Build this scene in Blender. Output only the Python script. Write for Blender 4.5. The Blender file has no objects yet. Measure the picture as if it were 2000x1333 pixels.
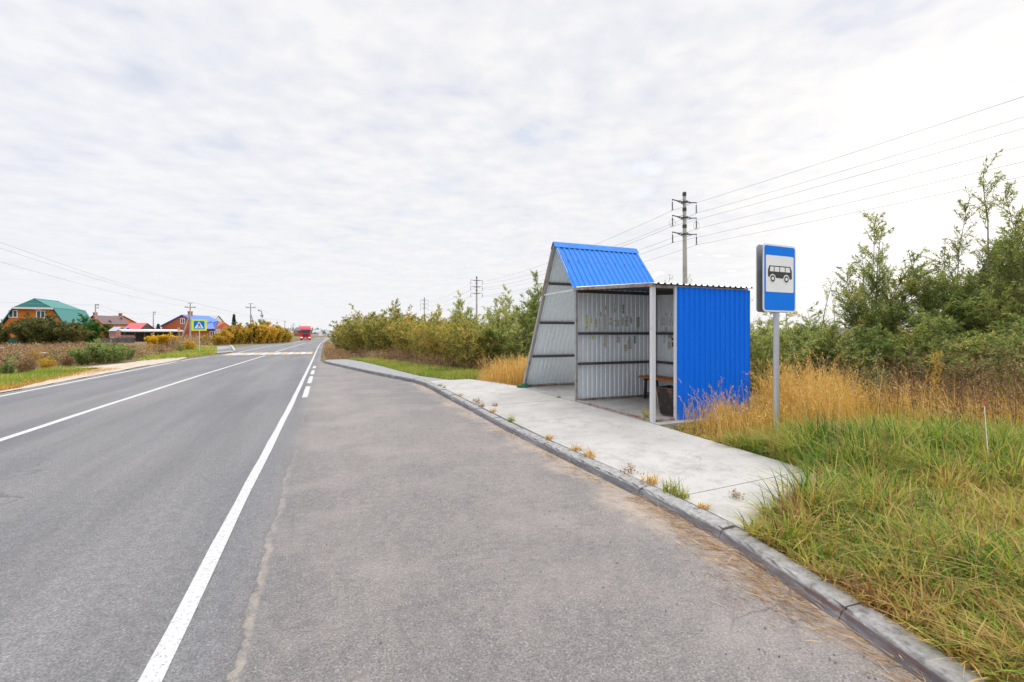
import bpy, math, random
import numpy as np
from mathutils import Vector, Matrix
R = math.radians
scene = bpy.context.scene
col = scene.collection

# ------------------------------------------------------------------ camera, sky, sun, exposure
F = 889.0; HY = 650.0; VX = 636.0; EYE = 1.6           # measured from the photograph (2000 px wide)
YAW = math.atan((1000 - VX) / F); CY, SY = math.cos(YAW), math.sin(YAW)
cam = bpy.data.objects.new('camera', bpy.data.cameras.new('camera')); col.objects.link(cam)
cam.location = (0, 0, EYE); cam.rotation_euler = (R(90), 0, -YAW)
cam.data.sensor_width = 36; cam.data.lens = 36 * F / 2000; cam.data.shift_y = -16.5 / 2000
cam.data.clip_start = 0.05; cam.data.clip_end = 9000
scene.camera = cam
SUN_AZ = YAW + math.atan((1880 - 1000) / F)            # clockwise from +Y (the road)
SUN_EL = R(12)
sun = bpy.data.objects.new('sun', bpy.data.lights.new('sun', 'SUN')); col.objects.link(sun)
sun.data.energy = 1.5; sun.data.angle = R(20); sun.data.color = (1, .93, .82)
sdir = Vector((math.sin(SUN_AZ) * math.cos(SUN_EL), math.cos(SUN_AZ) * math.cos(SUN_EL), math.sin(SUN_EL)))
sun.rotation_euler = sdir.to_track_quat('Z', 'Y').to_euler()
scene.view_settings.view_transform = 'Standard'; scene.view_settings.look = 'None'
scene.view_settings.gamma = 1; scene.view_settings.exposure = 0.0

world = bpy.data.worlds.new('World'); scene.world = world; world.use_nodes = True
def make_world():
    nt = world.node_tree; N = nt.nodes; L = nt.links; N.clear()
    def nd(t, **k):
        n = N.new(t)
        for a, b in k.items(): setattr(n, a, b)
        return n
    def mth(op, a, b=None, clamp=False):
        n = nd('ShaderNodeMath', operation=op, use_clamp=clamp)
        for i, v in enumerate((a, b)):
            if v is None: continue
            if isinstance(v, (int, float)): n.inputs[i].default_value = v
            else: L.new(v, n.inputs[i])
        return n.outputs[0]
    def ramp(v, pts):
        n = nd('ShaderNodeValToRGB'); e = n.color_ramp.elements
        while len(e) < len(pts): e.new(.5)
        for q, (p, c) in zip(e, pts):
            q.position = p; q.color = (c, c, c, 1) if isinstance(c, (int, float)) else (*c, 1)
        L.new(v, n.inputs[0]); return n.outputs[0]
    def mix(f, a, b, typ='MIX'):
        n = nd('ShaderNodeMix', data_type='RGBA', blend_type=typ)
        for i, v in ((0, f), (6, a), (7, b)):
            if isinstance(v, (int, float)): n.inputs[i].default_value = v
            elif isinstance(v, tuple): n.inputs[i].default_value = (*v, 1)
            else: L.new(v, n.inputs[i])
        return n.outputs[2]
    tc = nd('ShaderNodeTexCoord'); sp = nd('ShaderNodeSeparateXYZ'); L.new(tc.outputs['Generated'], sp.inputs[0])
    z = mth('MAXIMUM', sp.outputs[2], 0.0)
    zz = mth('ADD', z, .07)
    cb = nd('ShaderNodeCombineXYZ')
    L.new(mth('DIVIDE', sp.outputs[0], zz), cb.inputs[0]); L.new(mth('DIVIDE', sp.outputs[1], zz), cb.inputs[1])
    mp = nd('ShaderNodeMapping'); L.new(cb.outputs[0], mp.inputs[0]); mp.inputs['Rotation'].default_value = (0, 0, R(25)); mp.inputs['Scale'].default_value = (1.0, 1.05, 1)
    def noise(vec, s, d, r, dist=0.0):
        n = nd('ShaderNodeTexNoise'); n.inputs['Scale'].default_value = s; n.inputs['Detail'].default_value = d
        n.inputs['Roughness'].default_value = r; n.inputs['Distortion'].default_value = dist
        L.new(vec, n.inputs['Vector']); return n.outputs[0]
    n1 = noise(mp.outputs[0], 2.7, 2, .45, .2); n2 = noise(cb.outputs[0], .8, 3, .5); n3 = noise(mp.outputs[0], 8.5, 4, .5, .1)
    bump = mth('ADD', mth('MULTIPLY', n1, .54), mth('MULTIPLY', n3, .46))
    tone = ramp(bump, [(.33, (.745, .775, .875)), (.42, (.83, .845, .905)), (.50, (.88, .883, .917)), (.60, (.945, .942, .95))])
    far = ramp(sp.outputs[2], [(.02, .75), (.22, .35), (.42, 0.0)])          # the ripples blend into an even veil low down
    tone = mix(far, tone, (.925, .927, .945))
    cool = ramp(mth('ADD', mth('MULTIPLY', sp.outputs[0], -.5), .5), [(.45, 0.0), (.95, 1.0)])
    tone = mix(cool, tone, mix(1.0, tone, (.955, .972, 1.02), 'MULTIPLY'))
    sky = nd('ShaderNodeTexSky', sky_type='NISHITA'); sky.sun_disc = False
    sky.sun_elevation = SUN_EL; sky.sun_rotation = SUN_AZ
    # thin gaps towards the left of the picture where the blue shows through
    side = mth('ADD', mth('MULTIPLY', sp.outputs[0], -.5), mth('MULTIPLY', sp.outputs[1], .25))
    gapn = mth('ADD', mth('ADD', mth('MULTIPLY', n1, .55), mth('MULTIPLY', n2, .45)), mth('MULTIPLY', side, -.10))
    cover = ramp(gapn, [(.30, .72), (.40, 1.0)])
    tone10 = mix(1.0, tone, (10, 10, 10), 'MULTIPLY')
    blue = mix(1.0, sky.outputs[0], (2.7, 2.6, 2.5), 'MULTIPLY')
    c = mix(cover, blue, tone10)
    # cloud glow round the veiled sun; unseen overhead cloud boosted to light the ground
    up = ramp(sp.outputs[2], [(.60, 0.0), (.88, 1.0)])
    dt = nd('ShaderNodeVectorMath', operation='DOT_PRODUCT'); L.new(tc.outputs['Generated'], dt.inputs[0]); dt.inputs[1].default_value = sdir
    glow = mth('POWER', mth('MAXIMUM', dt.outputs['Value'], 0.0), 30.0)
    k = mth('ADD', mth('ADD', 1.0, mth('MULTIPLY', up, 3.6)), 0.0)
    cbk = nd('ShaderNodeCombineXYZ')
    for i, g in enumerate((.32, .26, .16)):
        L.new(mth('ADD', k, mth('MULTIPLY', glow, g)), cbk.inputs[i])
    c2 = mix(1.0, c, cbk.outputs[0], 'MULTIPLY')
    bg = nd('ShaderNodeBackground'); bg.inputs[1].default_value = .1; L.new(c2, bg.inputs[0])
    o = nd('ShaderNodeOutputWorld'); L.new(bg.outputs[0], o.inputs[0])
make_world()

# ------------------------------------------------------------------ measuring: photograph pixel -> place
def sstep(a, b, x):
    t = min(1, max(0, (x - a) / (b - a))); return t * t * (3 - 2 * t)
def hz(y): return -.35 * sstep(45, 105, y)              # the road dips a little in the distance
def P(px, d):
    xc = (px - 1000) / F * d
    return (xc * CY + d * SY, -xc * SY + d * CY)
def ZZ(py, d): return EYE + (HY - py) * d / F
def GT(px, py, up=0.0):
    z = 0
    for _ in range(25):
        d = F * (EYE - z) / (py - HY); X, Y = P(px, d); z = hz(Y) + up
    return X, Y
def onY(px, py, Y):
    k = (px - 1000) / F; d = Y / (CY - k * SY); return (d * (k * CY + SY), ZZ(py, d))
def interp(pts, y):
    return float(np.interp(y, [p[0] for p in pts], [p[1] for p in pts]))

# ------------------------------------------------------------------ object helpers
def tag(o, label=None, cat=None, group=None, kind=None):
    if label: o['label'] = label
    if cat: o['category'] = cat
    if group: o['group'] = group
    if kind: o['kind'] = kind
    return o
def empty(name, loc=(0, 0, 0), rz=0, label=None, cat=None, group=None):
    o = bpy.data.objects.new(name, None); col.objects.link(o); o.location = loc; o.rotation_euler = (0, 0, rz)
    o.empty_display_size = .2
    return tag(o, label, cat, group)
def link_mesh(name, me, parent=None):
    o = bpy.data.objects.new(name, me); col.objects.link(o)
    if parent is not None: o.parent = parent
    return o
KIDS = lambda o: [c for c in bpy.data.objects if c.parent == o]
def copy_tree(o, parent=None):
    c = o.copy(); col.objects.link(c)
    if parent is not None: c.parent = parent
    for ch in KIDS(o): copy_tree(ch, c)
    return c

class MB:
    def __init__(s): s.v = []; s.f = []; s.m = []; s.sm = []
    def add(s, vs, fs, mi=0, smooth=False):
        b = len(s.v); s.v += [tuple(v) for v in vs]
        for f in fs: s.f.append([b + i for i in f]); s.m.append(mi); s.sm.append(smooth)
        return s
    def box(s, c, size, rot=None, mi=0, bev=0.0):
        hx, hy, hzz = size[0] / 2, size[1] / 2, size[2] / 2
        if bev <= 0:
            vs = [Vector((x * hx, y * hy, z * hzz)) for z in (-1, 1) for y in (-1, 1) for x in (-1, 1)]
            fs = [(0, 2, 3, 1), (4, 5, 7, 6), (0, 1, 5, 4), (2, 6, 7, 3), (0, 4, 6, 2), (1, 3, 7, 5)]
        else:
            b = min(bev, hx * .9, hy * .9, hzz * .9); vs = []; fs = []
            pr = [(-hx + b, -hy), (hx - b, -hy), (hx, -hy + b), (hx, hy - b), (hx - b, hy), (-hx + b, hy), (-hx, hy - b), (-hx, -hy + b)]
            pi = [(x * (hx - b) / hx, y * (hy - b) / hy) for x, y in pr]
            for zz, p in ((-hzz, pi), (-hzz + b, pr), (hzz - b, pr), (hzz, pi)):
                vs += [Vector((x, y, zz)) for x, y in p]
            for k in range(3):
                for i in range(8): j = (i + 1) % 8; fs.append((k * 8 + i, k * 8 + j, k * 8 + 8 + j, k * 8 + 8 + i))
            fs += [tuple(range(7, -1, -1)), tuple(range(24, 32))]
        if rot is not None: vs = [rot @ v for v in vs]
        return s.add([v + Vector(c) for v in vs], fs, mi)
    def bar(s, a, b, w, h=None, mi=0, up=(0, 0, 1)):
        a = Vector(a); b = Vector(b); d = b - a; L = d.length; x = d / L; upv = Vector(up)
        if abs(x.dot(upv)) > .98: upv = Vector((1, 0, 0))
        y = upv.cross(x).normalized(); z = x.cross(y)
        M = Matrix((x, y, z)).transposed()
        return s.box((a + b) / 2, (L, w, h or w), M, mi)
    def tube(s, pts, rad, n=8, mi=0, cap=True, smooth=True):
        pts = [Vector(p) for p in pts]
        if isinstance(rad, (int, float)): rad = [rad] * len(pts)
        vs = []; fs = []
        for i, p in enumerate(pts):
            t = (pts[min(i + 1, len(pts) - 1)] - pts[max(i - 1, 0)]).normalized()
            u = Vector((0, 0, 1)) if abs(t.z) < .9 else Vector((1, 0, 0))
            a = t.cross(u).normalized(); b = t.cross(a)
            for k in range(n):
                q = 2 * math.pi * k / n; vs.append(p + (a * math.cos(q) + b * math.sin(q)) * rad[i])
        for i in range(len(pts) - 1):
            for k in range(n): j = (k + 1) % n; fs.append((i * n + k, i * n + j, i * n + n + j, i * n + n + k))
        s.add(vs, fs, mi, smooth)
        if cap: s.add([vs[k] for k in range(n)], [tuple(range(n))], mi); s.add(vs[-n:], [tuple(range(n - 1, -1, -1))], mi)
        return s
    def prism(s, poly, fn, d0, d1, mi=0):
        """poly: 2-D outline; fn(u,v,d)->xyz; extruded from d0 to d1"""
        n = len(poly); vs = [fn(u, v, d0) for u, v in poly] + [fn(u, v, d1) for u, v in poly]
        fs = [tuple(range(n)), tuple(range(2 * n - 1, n - 1, -1))] + [(i, i + n, (i + 1) % n + n, (i + 1) % n) for i in range(n)]
        return s.add(vs, fs, mi)
    def build(s, name, mats, parent=None, fixn=True):
        me = bpy.data.meshes.new(name); me.from_pydata(s.v, [], s.f)
        for m in (mats if isinstance(mats, (list, tuple)) else [mats]): me.materials.append(m)
        me.polygons.foreach_set('material_index', s.m); me.polygons.foreach_set('use_smooth', s.sm)
        me.update()
        if fixn:
            import bmesh
            bm = bmesh.new(); bm.from_mesh(me); bmesh.ops.recalc_face_normals(bm, faces=bm.faces); bm.to_mesh(me); bm.free()
        return link_mesh(name, me, parent)

# ------------------------------------------------------------------ materials
class NM:
    def __init__(s, name, rough=.7, metal=0.0, spec=.5):
        m = bpy.data.materials.new(name); m.use_nodes = True; s.mat = m; s.nt = m.node_tree; s.N = s.nt.nodes; s.L = s.nt.links
        s.b = s.N['Principled BSDF']; s.b.inputs['Roughness'].default_value = rough; s.b.inputs['Metallic'].default_value = metal
        s.b.inputs['Specular IOR Level'].default_value = spec
        s.tc = s.N.new('ShaderNodeTexCoord')
    def nd(s, t, **k):
        n = s.N.new(t)
        for a, b in k.items(): setattr(n, a, b)
        return n
    def put(s, sock, v):
        if isinstance(v, (int, float)): sock.default_value = v
        elif isinstance(v, tuple): sock.default_value = (*v, 1) if len(v) == 3 and sock.type == 'RGBA' else v
        else: s.L.new(v, sock)
    def map(s, scale=(1, 1, 1), rot=(0, 0, 0), src='Object'):
        n = s.nd('ShaderNodeMapping'); n.inputs['Scale'].default_value = scale; n.inputs['Rotation'].default_value = rot
        s.L.new(s.tc.outputs[src], n.inputs[0]); return n.outputs[0]
    def noise(s, scale, detail=4, rough=.55, vec=None, dist=0.0):
        n = s.nd('ShaderNodeTexNoise'); n.inputs['Scale'].default_value = scale; n.inputs['Detail'].default_value = detail
        n.inputs['Roughness'].default_value = rough; n.inputs['Distortion'].default_value = dist
        s.L.new(vec if vec is not None else s.tc.outputs['Object'], n.inputs['Vector']); return n.outputs[0]
    def vor(s, scale, vec=None, feat='F1', out='Distance'):
        n = s.nd('ShaderNodeTexVoronoi', feature=feat); n.inputs['Scale'].default_value = scale
        s.L.new(vec if vec is not None else s.tc.outputs['Object'], n.inputs['Vector']); return n.outputs[out]
    def ramp(s, v, pts, interp='LINEAR'):
        n = s.nd('ShaderNodeValToRGB'); n.color_ramp.interpolation = interp; e = n.color_ramp.elements
        while len(e) < len(pts): e.new(.5)
        for q, (p, c) in zip(e, pts):
            q.position = p; q.color = (c, c, c, 1) if isinstance(c, (int, float)) else (*c, 1)
        s.L.new(v, n.inputs[0]); return n.outputs[0]
    def mix(s, f, a, b, typ='MIX'):
        n = s.nd('ShaderNodeMix', data_type='RGBA', blend_type=typ)
        s.put(n.inputs[0], f); s.put(n.inputs[6], a); s.put(n.inputs[7], b); return n.outputs[2]
    def m(s, op, a, b=0.0, clamp=False):
        n = s.nd('ShaderNodeMath', operation=op, use_clamp=clamp); s.put(n.inputs[0], a); s.put(n.inputs[1], b); return n.outputs[0]
    def xyz(s, src='Object'):
        n = s.nd('ShaderNodeSeparateXYZ'); s.L.new(s.tc.outputs[src], n.inputs[0]); return n.outputs
    def attr(s, name):
        return s.nd('ShaderNodeAttribute', attribute_name=name).outputs['Fac']
    def color(s, v): s.put(s.b.inputs['Base Color'], v); return s
    def rough(s, v): s.put(s.b.inputs['Roughness'], v); return s
    def bump(s, h, strength=.3, dist=.01):
        n = s.nd('ShaderNodeBump'); n.inputs['Strength'].default_value = strength; n.inputs['Distance'].default_value = dist
        s.L.new(h, n.inputs['Height']); s.L.new(n.outputs[0], s.b.inputs['Normal']); return s

def plain(name, c, rough=.6, metal=0.0, var=.18, scale=6.0, spec=.5):
    k = NM(name, rough, metal, spec)
    lo = tuple(x * (1 - var) for x in c); hi = tuple(min(1, x * (1 + var)) for x in c)
    k.color(k.ramp(k.noise(scale, 5), [(.3, lo), (.7, hi)]))
    return k.mat
M = {}
def asphalt(name, base, bay):
    k = NM(name, .6, spec=.5)
    x = k.xyz()
    fine = k.noise(85, 4, .75); mid = k.noise(14, 5, .6); big = k.noise(.55, 4, .55, k.map((1, .22, 1)))
    sp = k.vor(48); sp2 = k.vor(21)
    inbay = k.ramp(k.m('ADD', k.m('MULTIPLY', x[0], .25), .5), [(.36, 0.0), (.44, 1.0)])      # 0 on the carriageway, 1 in the bus bay
    c = k.ramp(fine, [(.30, tuple(b * .42 for b in base)), (.5, base), (.70, tuple(b * 1.8 for b in base))])
    cell = k.nd('ShaderNodeSeparateColor'); k.L.new(k.vor(105, out='Color'), cell.inputs[0])
    c = k.mix(.42, c, k.ramp(cell.outputs[0], [(.0, .5), (.45, .95), (.85, 1.15), (1.0, 1.9)]), 'MULTIPLY')
    c = k.mix(k.ramp(sp, [(.10, .7), (.22, 0.0)]), c, tuple(b * .3 for b in base))
    c = k.mix(k.ramp(sp2, [(.07, .7), (.13, 0.0)]), c, tuple(b * 1.9 for b in base))
    c = k.mix(.8, c, k.ramp(mid, [(.3, .74), (.7, 1.24)]), 'MULTIPLY')
    c = k.mix(1.0, c, k.ramp(big, [(.32, (.78, .79, .82)), (.5, (1, 1, 1)), (.68, (1.17, 1.15, 1.12))]), 'MULTIPLY')
    tr = k.ramp(k.noise(1.6, 4, .6, k.map((1, .06, 1))), [(.35, (.70, .715, .745)), (.65, (.97, .985, 1.015))])
    c = k.mix(1.0, c, k.mix(inbay, tr, (1.10, 1.035, .985)), 'MULTIPLY')
    sand = (.40, .315, .235); wob = k.noise(1.3, 5, .65); wob2 = k.noise(9, 6, .7)
    # drifted sand beside the kerb (X about 2.6) and the ragged sandy crack beside the carriageway (X about -.4)
    e = k.m('ADD', x[0], k.m('MULTIPLY', k.m('ADD', wob, -.5), 1.3))
    f = k.m('MULTIPLY', k.ramp(k.m('SUBTRACT', 2.88, e), [(.0, 1.0), (.16, .85), (.50, .0)]), k.ramp(wob2, [(.30, .25), (.6, 1.0)]))
    inb2 = k.ramp(k.m('MULTIPLY', k.m('SUBTRACT', 2.75, x[0]), .3), [(.0, 1.0), (.6, 1.0), (.8, 0.0)])
    c = k.mix(k.m('MULTIPLY', k.m('MULTIPLY', f, inb2), .85), c, sand)
    seam = k.m('ADD', k.m('ADD', x[0], .39), k.m('MULTIPLY', k.m('ADD', k.noise(1.7, 7, .75), -.5), .20))
    s1 = k.m('SUBTRACT', .05, k.m('ABSOLUTE', seam)); s1 = k.ramp(k.m('MULTIPLY', s1, 20), [(.25, .0), (.75, 1.0)])
    fade = k.ramp(k.m('MULTIPLY', x[1], .12), [(.1, 1.0), (.35, .8), (.9, .12)])
    c = k.mix(k.m('MULTIPLY', k.m('MULTIPLY', s1, k.ramp(wob2, [(.36, .0), (.56, .9)])), fade), c, (.30, .255, .20))
    s2 = k.ramp(k.m('MULTIPLY', k.m('SUBTRACT', .03, k.m('ABSOLUTE', k.m('ADD', seam, .028))), 30), [(.5, .0), (.85, 1.0)])
    c = k.mix(k.m('MULTIPLY', k.m('MULTIPLY', s2, fade), .6), c, (.05, .05, .052))
    pt = k.m('MULTIPLY', k.ramp(k.noise(.9, 5, .7), [(.46, 0.0), (.74, .45)]), inbay)
    c = k.mix(pt, c, (.32, .275, .24))
    ol = k.ramp(k.noise(1.15, 3, .5, k.map((1, 1, 1), (0, 0, 1.1))), [(.70, 0.0), (.78, .35)])
    c = k.mix(ol, c, (.07, .07, .075))
    nz = k.nd('ShaderNodeTexNoise'); nz.inputs['Scale'].default_value = 1.3; nz.inputs['Detail'].default_value = 7; va = k.nd('ShaderNodeVectorMath', operation='ADD')
    k.L.new(k.tc.outputs['Object'], nz.inputs['Vector']); k.L.new(nz.outputs['Color'], va.inputs[0]); k.L.new(k.tc.outputs['Object'], va.inputs[1])
    ck = k.m('MULTIPLY', k.ramp(k.vor(.30, va.outputs[0], 'DISTANCE_TO_EDGE'), [(.0, .8), (.005, 0.0)]), k.ramp(k.noise(.4, 3, .6), [(.48, 0.0), (.58, .8)]))
    c = k.mix(ck, c, (.045, .045, .047))
    k.color(c); k.rough(k.ramp(mid, [(.3, .52), (.7, .72)]))
    k.bump(k.m('ADD', k.noise(85, 3, .7), k.m('MULTIPLY', sp, .8)), .7, .010)
    return k.mat
M['road'] = M['bay'] = asphalt('asphalt', (.146, .139, .134), True)
M['path'] = plain('path_asphalt', (.23, .23, .225), .85, var=.3, scale=20)

def concrete(name, base, dark, stain=.5):
    k = NM(name, .85, spec=.3)
    c = k.ramp(k.noise(3.2, 7, .68), [(.28, dark), (.52, base), (.75, tuple(min(.9, b * 1.14) for b in base))])
    c = k.mix(.7, c, k.ramp(k.noise(75, 4, .7), [(.3, .72), (.6, 1.12)]), 'MULTIPLY')
    c = k.mix(k.ramp(k.noise(.8, 5, .6), [(.48, 0.0), (.72, stain)]), c, tuple(d * .85 for d in dark))
    v = k.nd('ShaderNodeVectorMath', operation='ADD'); nz = k.nd('ShaderNodeTexNoise'); nz.inputs['Scale'].default_value = 1.6; nz.inputs['Detail'].default_value = 6
    k.L.new(k.tc.outputs['Object'], nz.inputs['Vector']); k.L.new(nz.outputs['Color'], v.inputs[0]); k.L.new(k.tc.outputs['Object'], v.inputs[1])
    cr = k.vor(.36, v.outputs[0], 'DISTANCE_TO_EDGE')
    c = k.mix(k.ramp(cr, [(.0, .3), (.004, 0.0)]), c, tuple(d * .3 for d in dark))
    c = k.mix(k.ramp(k.vor(9), [(.05, .5), (.09, 0.0)]), c, tuple(d * .5 for d in dark))
    k.color(c); k.bump(k.noise(60, 5, .7), .35, .004); return k.mat
M['concrete'] = concrete('slab_concrete', (.375, .358, .33), (.27, .256, .23))
M['floor'] = concrete('shelter_floor', (.32, .31, .29), (.22, .21, .195))
def kerbmat():
    k = NM('kerb_concrete', .85, spec=.3); x = k.xyz()
    geo = k.nd('ShaderNodeNewGeometry'); sep = k.nd('ShaderNodeSeparateXYZ'); k.L.new(geo.outputs['True Normal'], sep.inputs[0])
    topc = k.ramp(k.noise(18, 6, .7), [(.32, (.13, .125, .118)), (.46, (.24, .232, .22)), (.66, (.33, .32, .30))])
    tyre = k.ramp(k.noise(5, 6, .7, k.map((1, .35, 3))), [(.3, (.085, .085, .095)), (.55, (.15, .15, .16)), (.72, (.30, .295, .29))])
    w = k.m('ADD', x[2], k.m('MULTIPLY', k.m('ADD', k.noise(12, 5, .7), -.5), .05))
    w = k.m('DIVIDE', w, k.ramp(k.m('MULTIPLY', x[1], .05), [(.30, .690), (.62, 1.0)])); w = k.m('MULTIPLY', w, .690)
    c = k.mix(k.ramp(w, [(.058, 0.0), (.078, 1.0)]), tyre, topc)        # tyre grime on the face, bare concrete on top
    st = k.m('SUBTRACT', .018, k.m('ABSOLUTE', k.m('SUBTRACT', w, .052)))
    near = k.ramp(k.m('MULTIPLY', x[1], .1), [(.2, .75), (.33, 0.0)])
    c = k.mix(k.m('MULTIPLY', k.m('MULTIPLY', k.ramp(k.m('MULTIPLY', st, 60), [(.0, .0), (.5, 1.0)]), near), k.ramp(k.noise(6, 5, .7), [(.35, .15), (.62, 1.0)])), c, (.12, .05, .03))
    k.color(c); k.bump(k.m('ADD', k.noise(45, 5, .7), k.noise(7, 4, .6)), .6, .008); return k.mat
M['kerb'] = kerbmat()
def paint(name, c, worn=.42):
    k = NM(name, .7, spec=.4)
    base = k.ramp(k.noise(30, 5, .7), [(.3, tuple(v * .82 for v in c)), (.6, c)])
    f = k.ramp(k.noise(55, 6, .75), [(worn - .07, .9), (worn, 0.0)]); g = k.ramp(k.vor(26), [(.06, .85), (.12, 0.0)])
    cr = k.ramp(k.noise(9, 4, .7, k.map((.4, 2.2, 1))), [(.66, 0.0), (.72, .7)])
    k.color(k.mix(cr, k.mix(g, k.mix(f, base, (.13, .13, .13)), (.07, .07, .07)), (.13, .13, .13))); k.bump(k.noise(140, 2, .7), .4, .004); return k.mat
M['white_line'] = paint('white_road_paint', (.47, .463, .45), .44)
M['yellow_line'] = paint('yellow_road_paint', (.50, .36, .20), .42)
M['dirt'] = plain('sandy_dirt', (.40, .33, .26), .95, var=.25, scale=3)
def groundmat():
    k = NM('ground_soil', .95, spec=.15)
    c = k.ramp(k.noise(.7, 7, .65), [(.3, (.10, .085, .04)), (.5, (.17, .13, .07)), (.7, (.12, .13, .04))])
    c = k.mix(.8, c, k.ramp(k.noise(22, 6, .7), [(.3, .55), (.65, 1.25)]), 'MULTIPLY')
    k.color(c); k.bump(k.noise(16, 6, .7), .8, .05); return k.mat
M['ground'] = groundmat()

def sheetmetal(name, c, rough=.4, metal=0.0, dirt=.25, dcol=(.22, .20, .18), stretch=(6, 6, 1.1), spec=.5):
    k = NM(name, rough, metal, spec)
    n = k.noise(1.6, 6, .65, k.map(stretch)); n2 = k.noise(30, 4, .6)
    b = k.ramp(n2, [(.3, tuple(v * .92 for v in c)), (.7, tuple(min(1, v * 1.06) for v in c))])
    k.color(k.mix(k.ramp(n, [(.48, 0.0), (.78, dirt)]), b, dcol)); k.rough(k.ramp(n, [(.3, rough * .8), (.7, min(1, rough * 1.35))]))
    k.bump(k.noise(3.2, 3, .5), .12, .02); return k.mat
M['blue_sheet'] = sheetmetal('blue_painted_sheet', (.0, .155, .78), .5, 0, .08, (.0, .12, .55), spec=.16)
def weather_blue():
    m = M['blue_sheet']; nt = m.node_tree; b = nt.nodes['Principled BSDF']; k = NM.__new__(NM); k.mat = m; k.nt = nt; k.N = nt.nodes; k.L = nt.links; k.b = b
    k.tc = [n for n in nt.nodes if n.type == 'TEX_COORD'][0]; old = b.inputs['Base Color'].links[0].from_socket; x = k.xyz()
    splash = k.m('MULTIPLY', k.ramp(x[2], [(.10, .55), (.34, .12), (.7, 0.0)]), k.ramp(k.noise(7, 6, .7), [(.35, .2), (.65, 1.0)]))
    c = k.mix(splash, old, (.20, .20, .20))
    c = k.mix(k.ramp(k.noise(2.2, 4, .6, k.map((9, 9, .5))), [(.52, 0.0), (.75, .22)]), c, (.04, .22, .74))      # sun-bleached runs
    c = k.mix(k.ramp(k.noise(38, 3, .8, k.map((.25, .25, 1.2))), [(.70, 0.0), (.74, .35)]), c, (.25, .40, .75))      # scuffs
    k.color(c)
weather_blue()
M['galv'] = sheetmetal('galvanised_sheet', (.84, .91, .97), .36, .3, .22, (.5, .53, .56))
M['galv_in'] = sheetmetal('galvanised_inner', (.84, .90, .95), .40, .3, .26, (.5, .51, .52))
def rusty(name, c, amount=.5):
    k = NM(name, .65, .2)
    n = k.noise(7, 7, .7)
    k.color(k.mix(k.ramp(n, [(amount - .08, 0.0), (amount + .1, 1.0)]), c, k.ramp(k.noise(40, 5, .7), [(.3, (.10, .04, .02)), (.7, (.30, .14, .07))])))
    k.bump(n, .3, .003); return k.mat
M['frame'] = rusty('weathered_frame_paint', (.34, .335, .34), .60)
M['frame_dark'] = rusty('dark_rail', (.085, .075, .075), .62)
M['frame_rust'] = rusty('rusty_angle', (.30, .275, .25), .52)
M['post'] = rusty('pale_post_paint', (.58, .585, .60), .68)
M['bin'] = rusty('sooty_bin_steel', (.022, .019, .018), .58)
M['zinc'] = sheetmetal('zinc_pole', (.52, .54, .57), .38, .7, .3, (.35, .35, .36))
M['sign_white'] = plain('sign_white', (.78, .79, .80), .35, var=.03)
M['sign_blue'] = plain('sign_blue', (.0, .19, .80), .5, var=.05, spec=.15)
M['sign_black'] = plain('sign_black', (.02, .02, .022), .4, var=.1)
M['sign_back'] = plain('sign_back_grey', (.36, .365, .385), .5, .3, var=.12)
M['sign_lime'] = plain('sign_lime', (.68, .86, .02), .4, var=.04)
M['paper'] = plain('paper', (.70, .68, .68), .9, var=.06, scale=14)
M['ink'] = plain('ink', (.08, .075, .09), .9, var=.3, scale=60)
M['roof_blue'] = sheetmetal('muted_blue_roof_sheet', (.012, .16, .54), .5, 0, .18, (.08, .24, .58), spec=.25)  # the wall's blue paint in a less saturated tone for the roof slope
M['stick_y'] = plain('sticker_yellow', (.62, .61, .25), .8, var=.3, scale=30)
M['stick_w'] = plain('sticker_pale', (.60, .60, .57), .9, var=.3, scale=40)
M['stick_o'] = plain('sticker_tan', (.54, .49, .40), .9, var=.4, scale=40)
M['stick_g'] = plain('sticker_green', (.22, .44, .31), .8, var=.3, scale=40)
def woodmat(name, c, sc=(3, 30, 30)):
    k = NM(name, .5); n = k.noise(2.5, 6, .6, k.map(sc))
    k.color(k.ramp(n, [(.3, tuple(v * .6 for v in c)), (.55, c), (.75, tuple(min(1, v * 1.25) for v in c))])); k.bump(n, .2, .003); return k.mat
M['bench'] = woodmat('orange_varnished_plank', (.46, .135, .022), (30, 3, 30))
M['black'] = plain('black_steel', (.03, .03, .032), .5, var=.3)
M['net'] = plain('green_netting', (.015, .10, .045), .8, var=.4, scale=30)
M['pole'] = concrete('pole_concrete', (.42, .41, .385), (.27, .26, .24))
M['band'] = plain('dark_band', (.045, .045, .048), .7, var=.3)
M['steel'] = plain('dark_steel', (.06, .062, .068), .5, .4, var=.3)
M['cable'] = plain('cable_metal', (.30, .30, .315), .5, .4, var=.1)
M['orange_wall'] = None
def brick(name, c, mortar, sc=4.0):
    k = NM(name, .85, spec=.3); n = k.nd('ShaderNodeTexBrick'); n.inputs['Scale'].default_value = sc
    n.inputs['Color1'].default_value = (*c, 1); n.inputs['Color2'].default_value = (*[v * .8 for v in c], 1); n.inputs['Mortar'].default_value = (*mortar, 1)
    n.inputs['Mortar Size'].default_value = .012
    k.L.new(k.map((1, 1, 1), (R(90), 0, 0)), n.inputs['Vector'])
    k.color(k.mix(.6, n.outputs[0], k.ramp(k.noise(.6, 5), [(.3, .82), (.7, 1.12)]), 'MULTIPLY')); return k.mat
M['orange_wall'] = brick('orange_brick', (.60, .165, .025), (.45, .2, .08))
M['red_wall'] = brick('red_brick', (.44, .105, .045), (.38, .2, .12))
def roofm(name, c): return sheetmetal(name, c, .45, 0, .25, tuple(v * .6 for v in c), (1, 6, 6))
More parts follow.
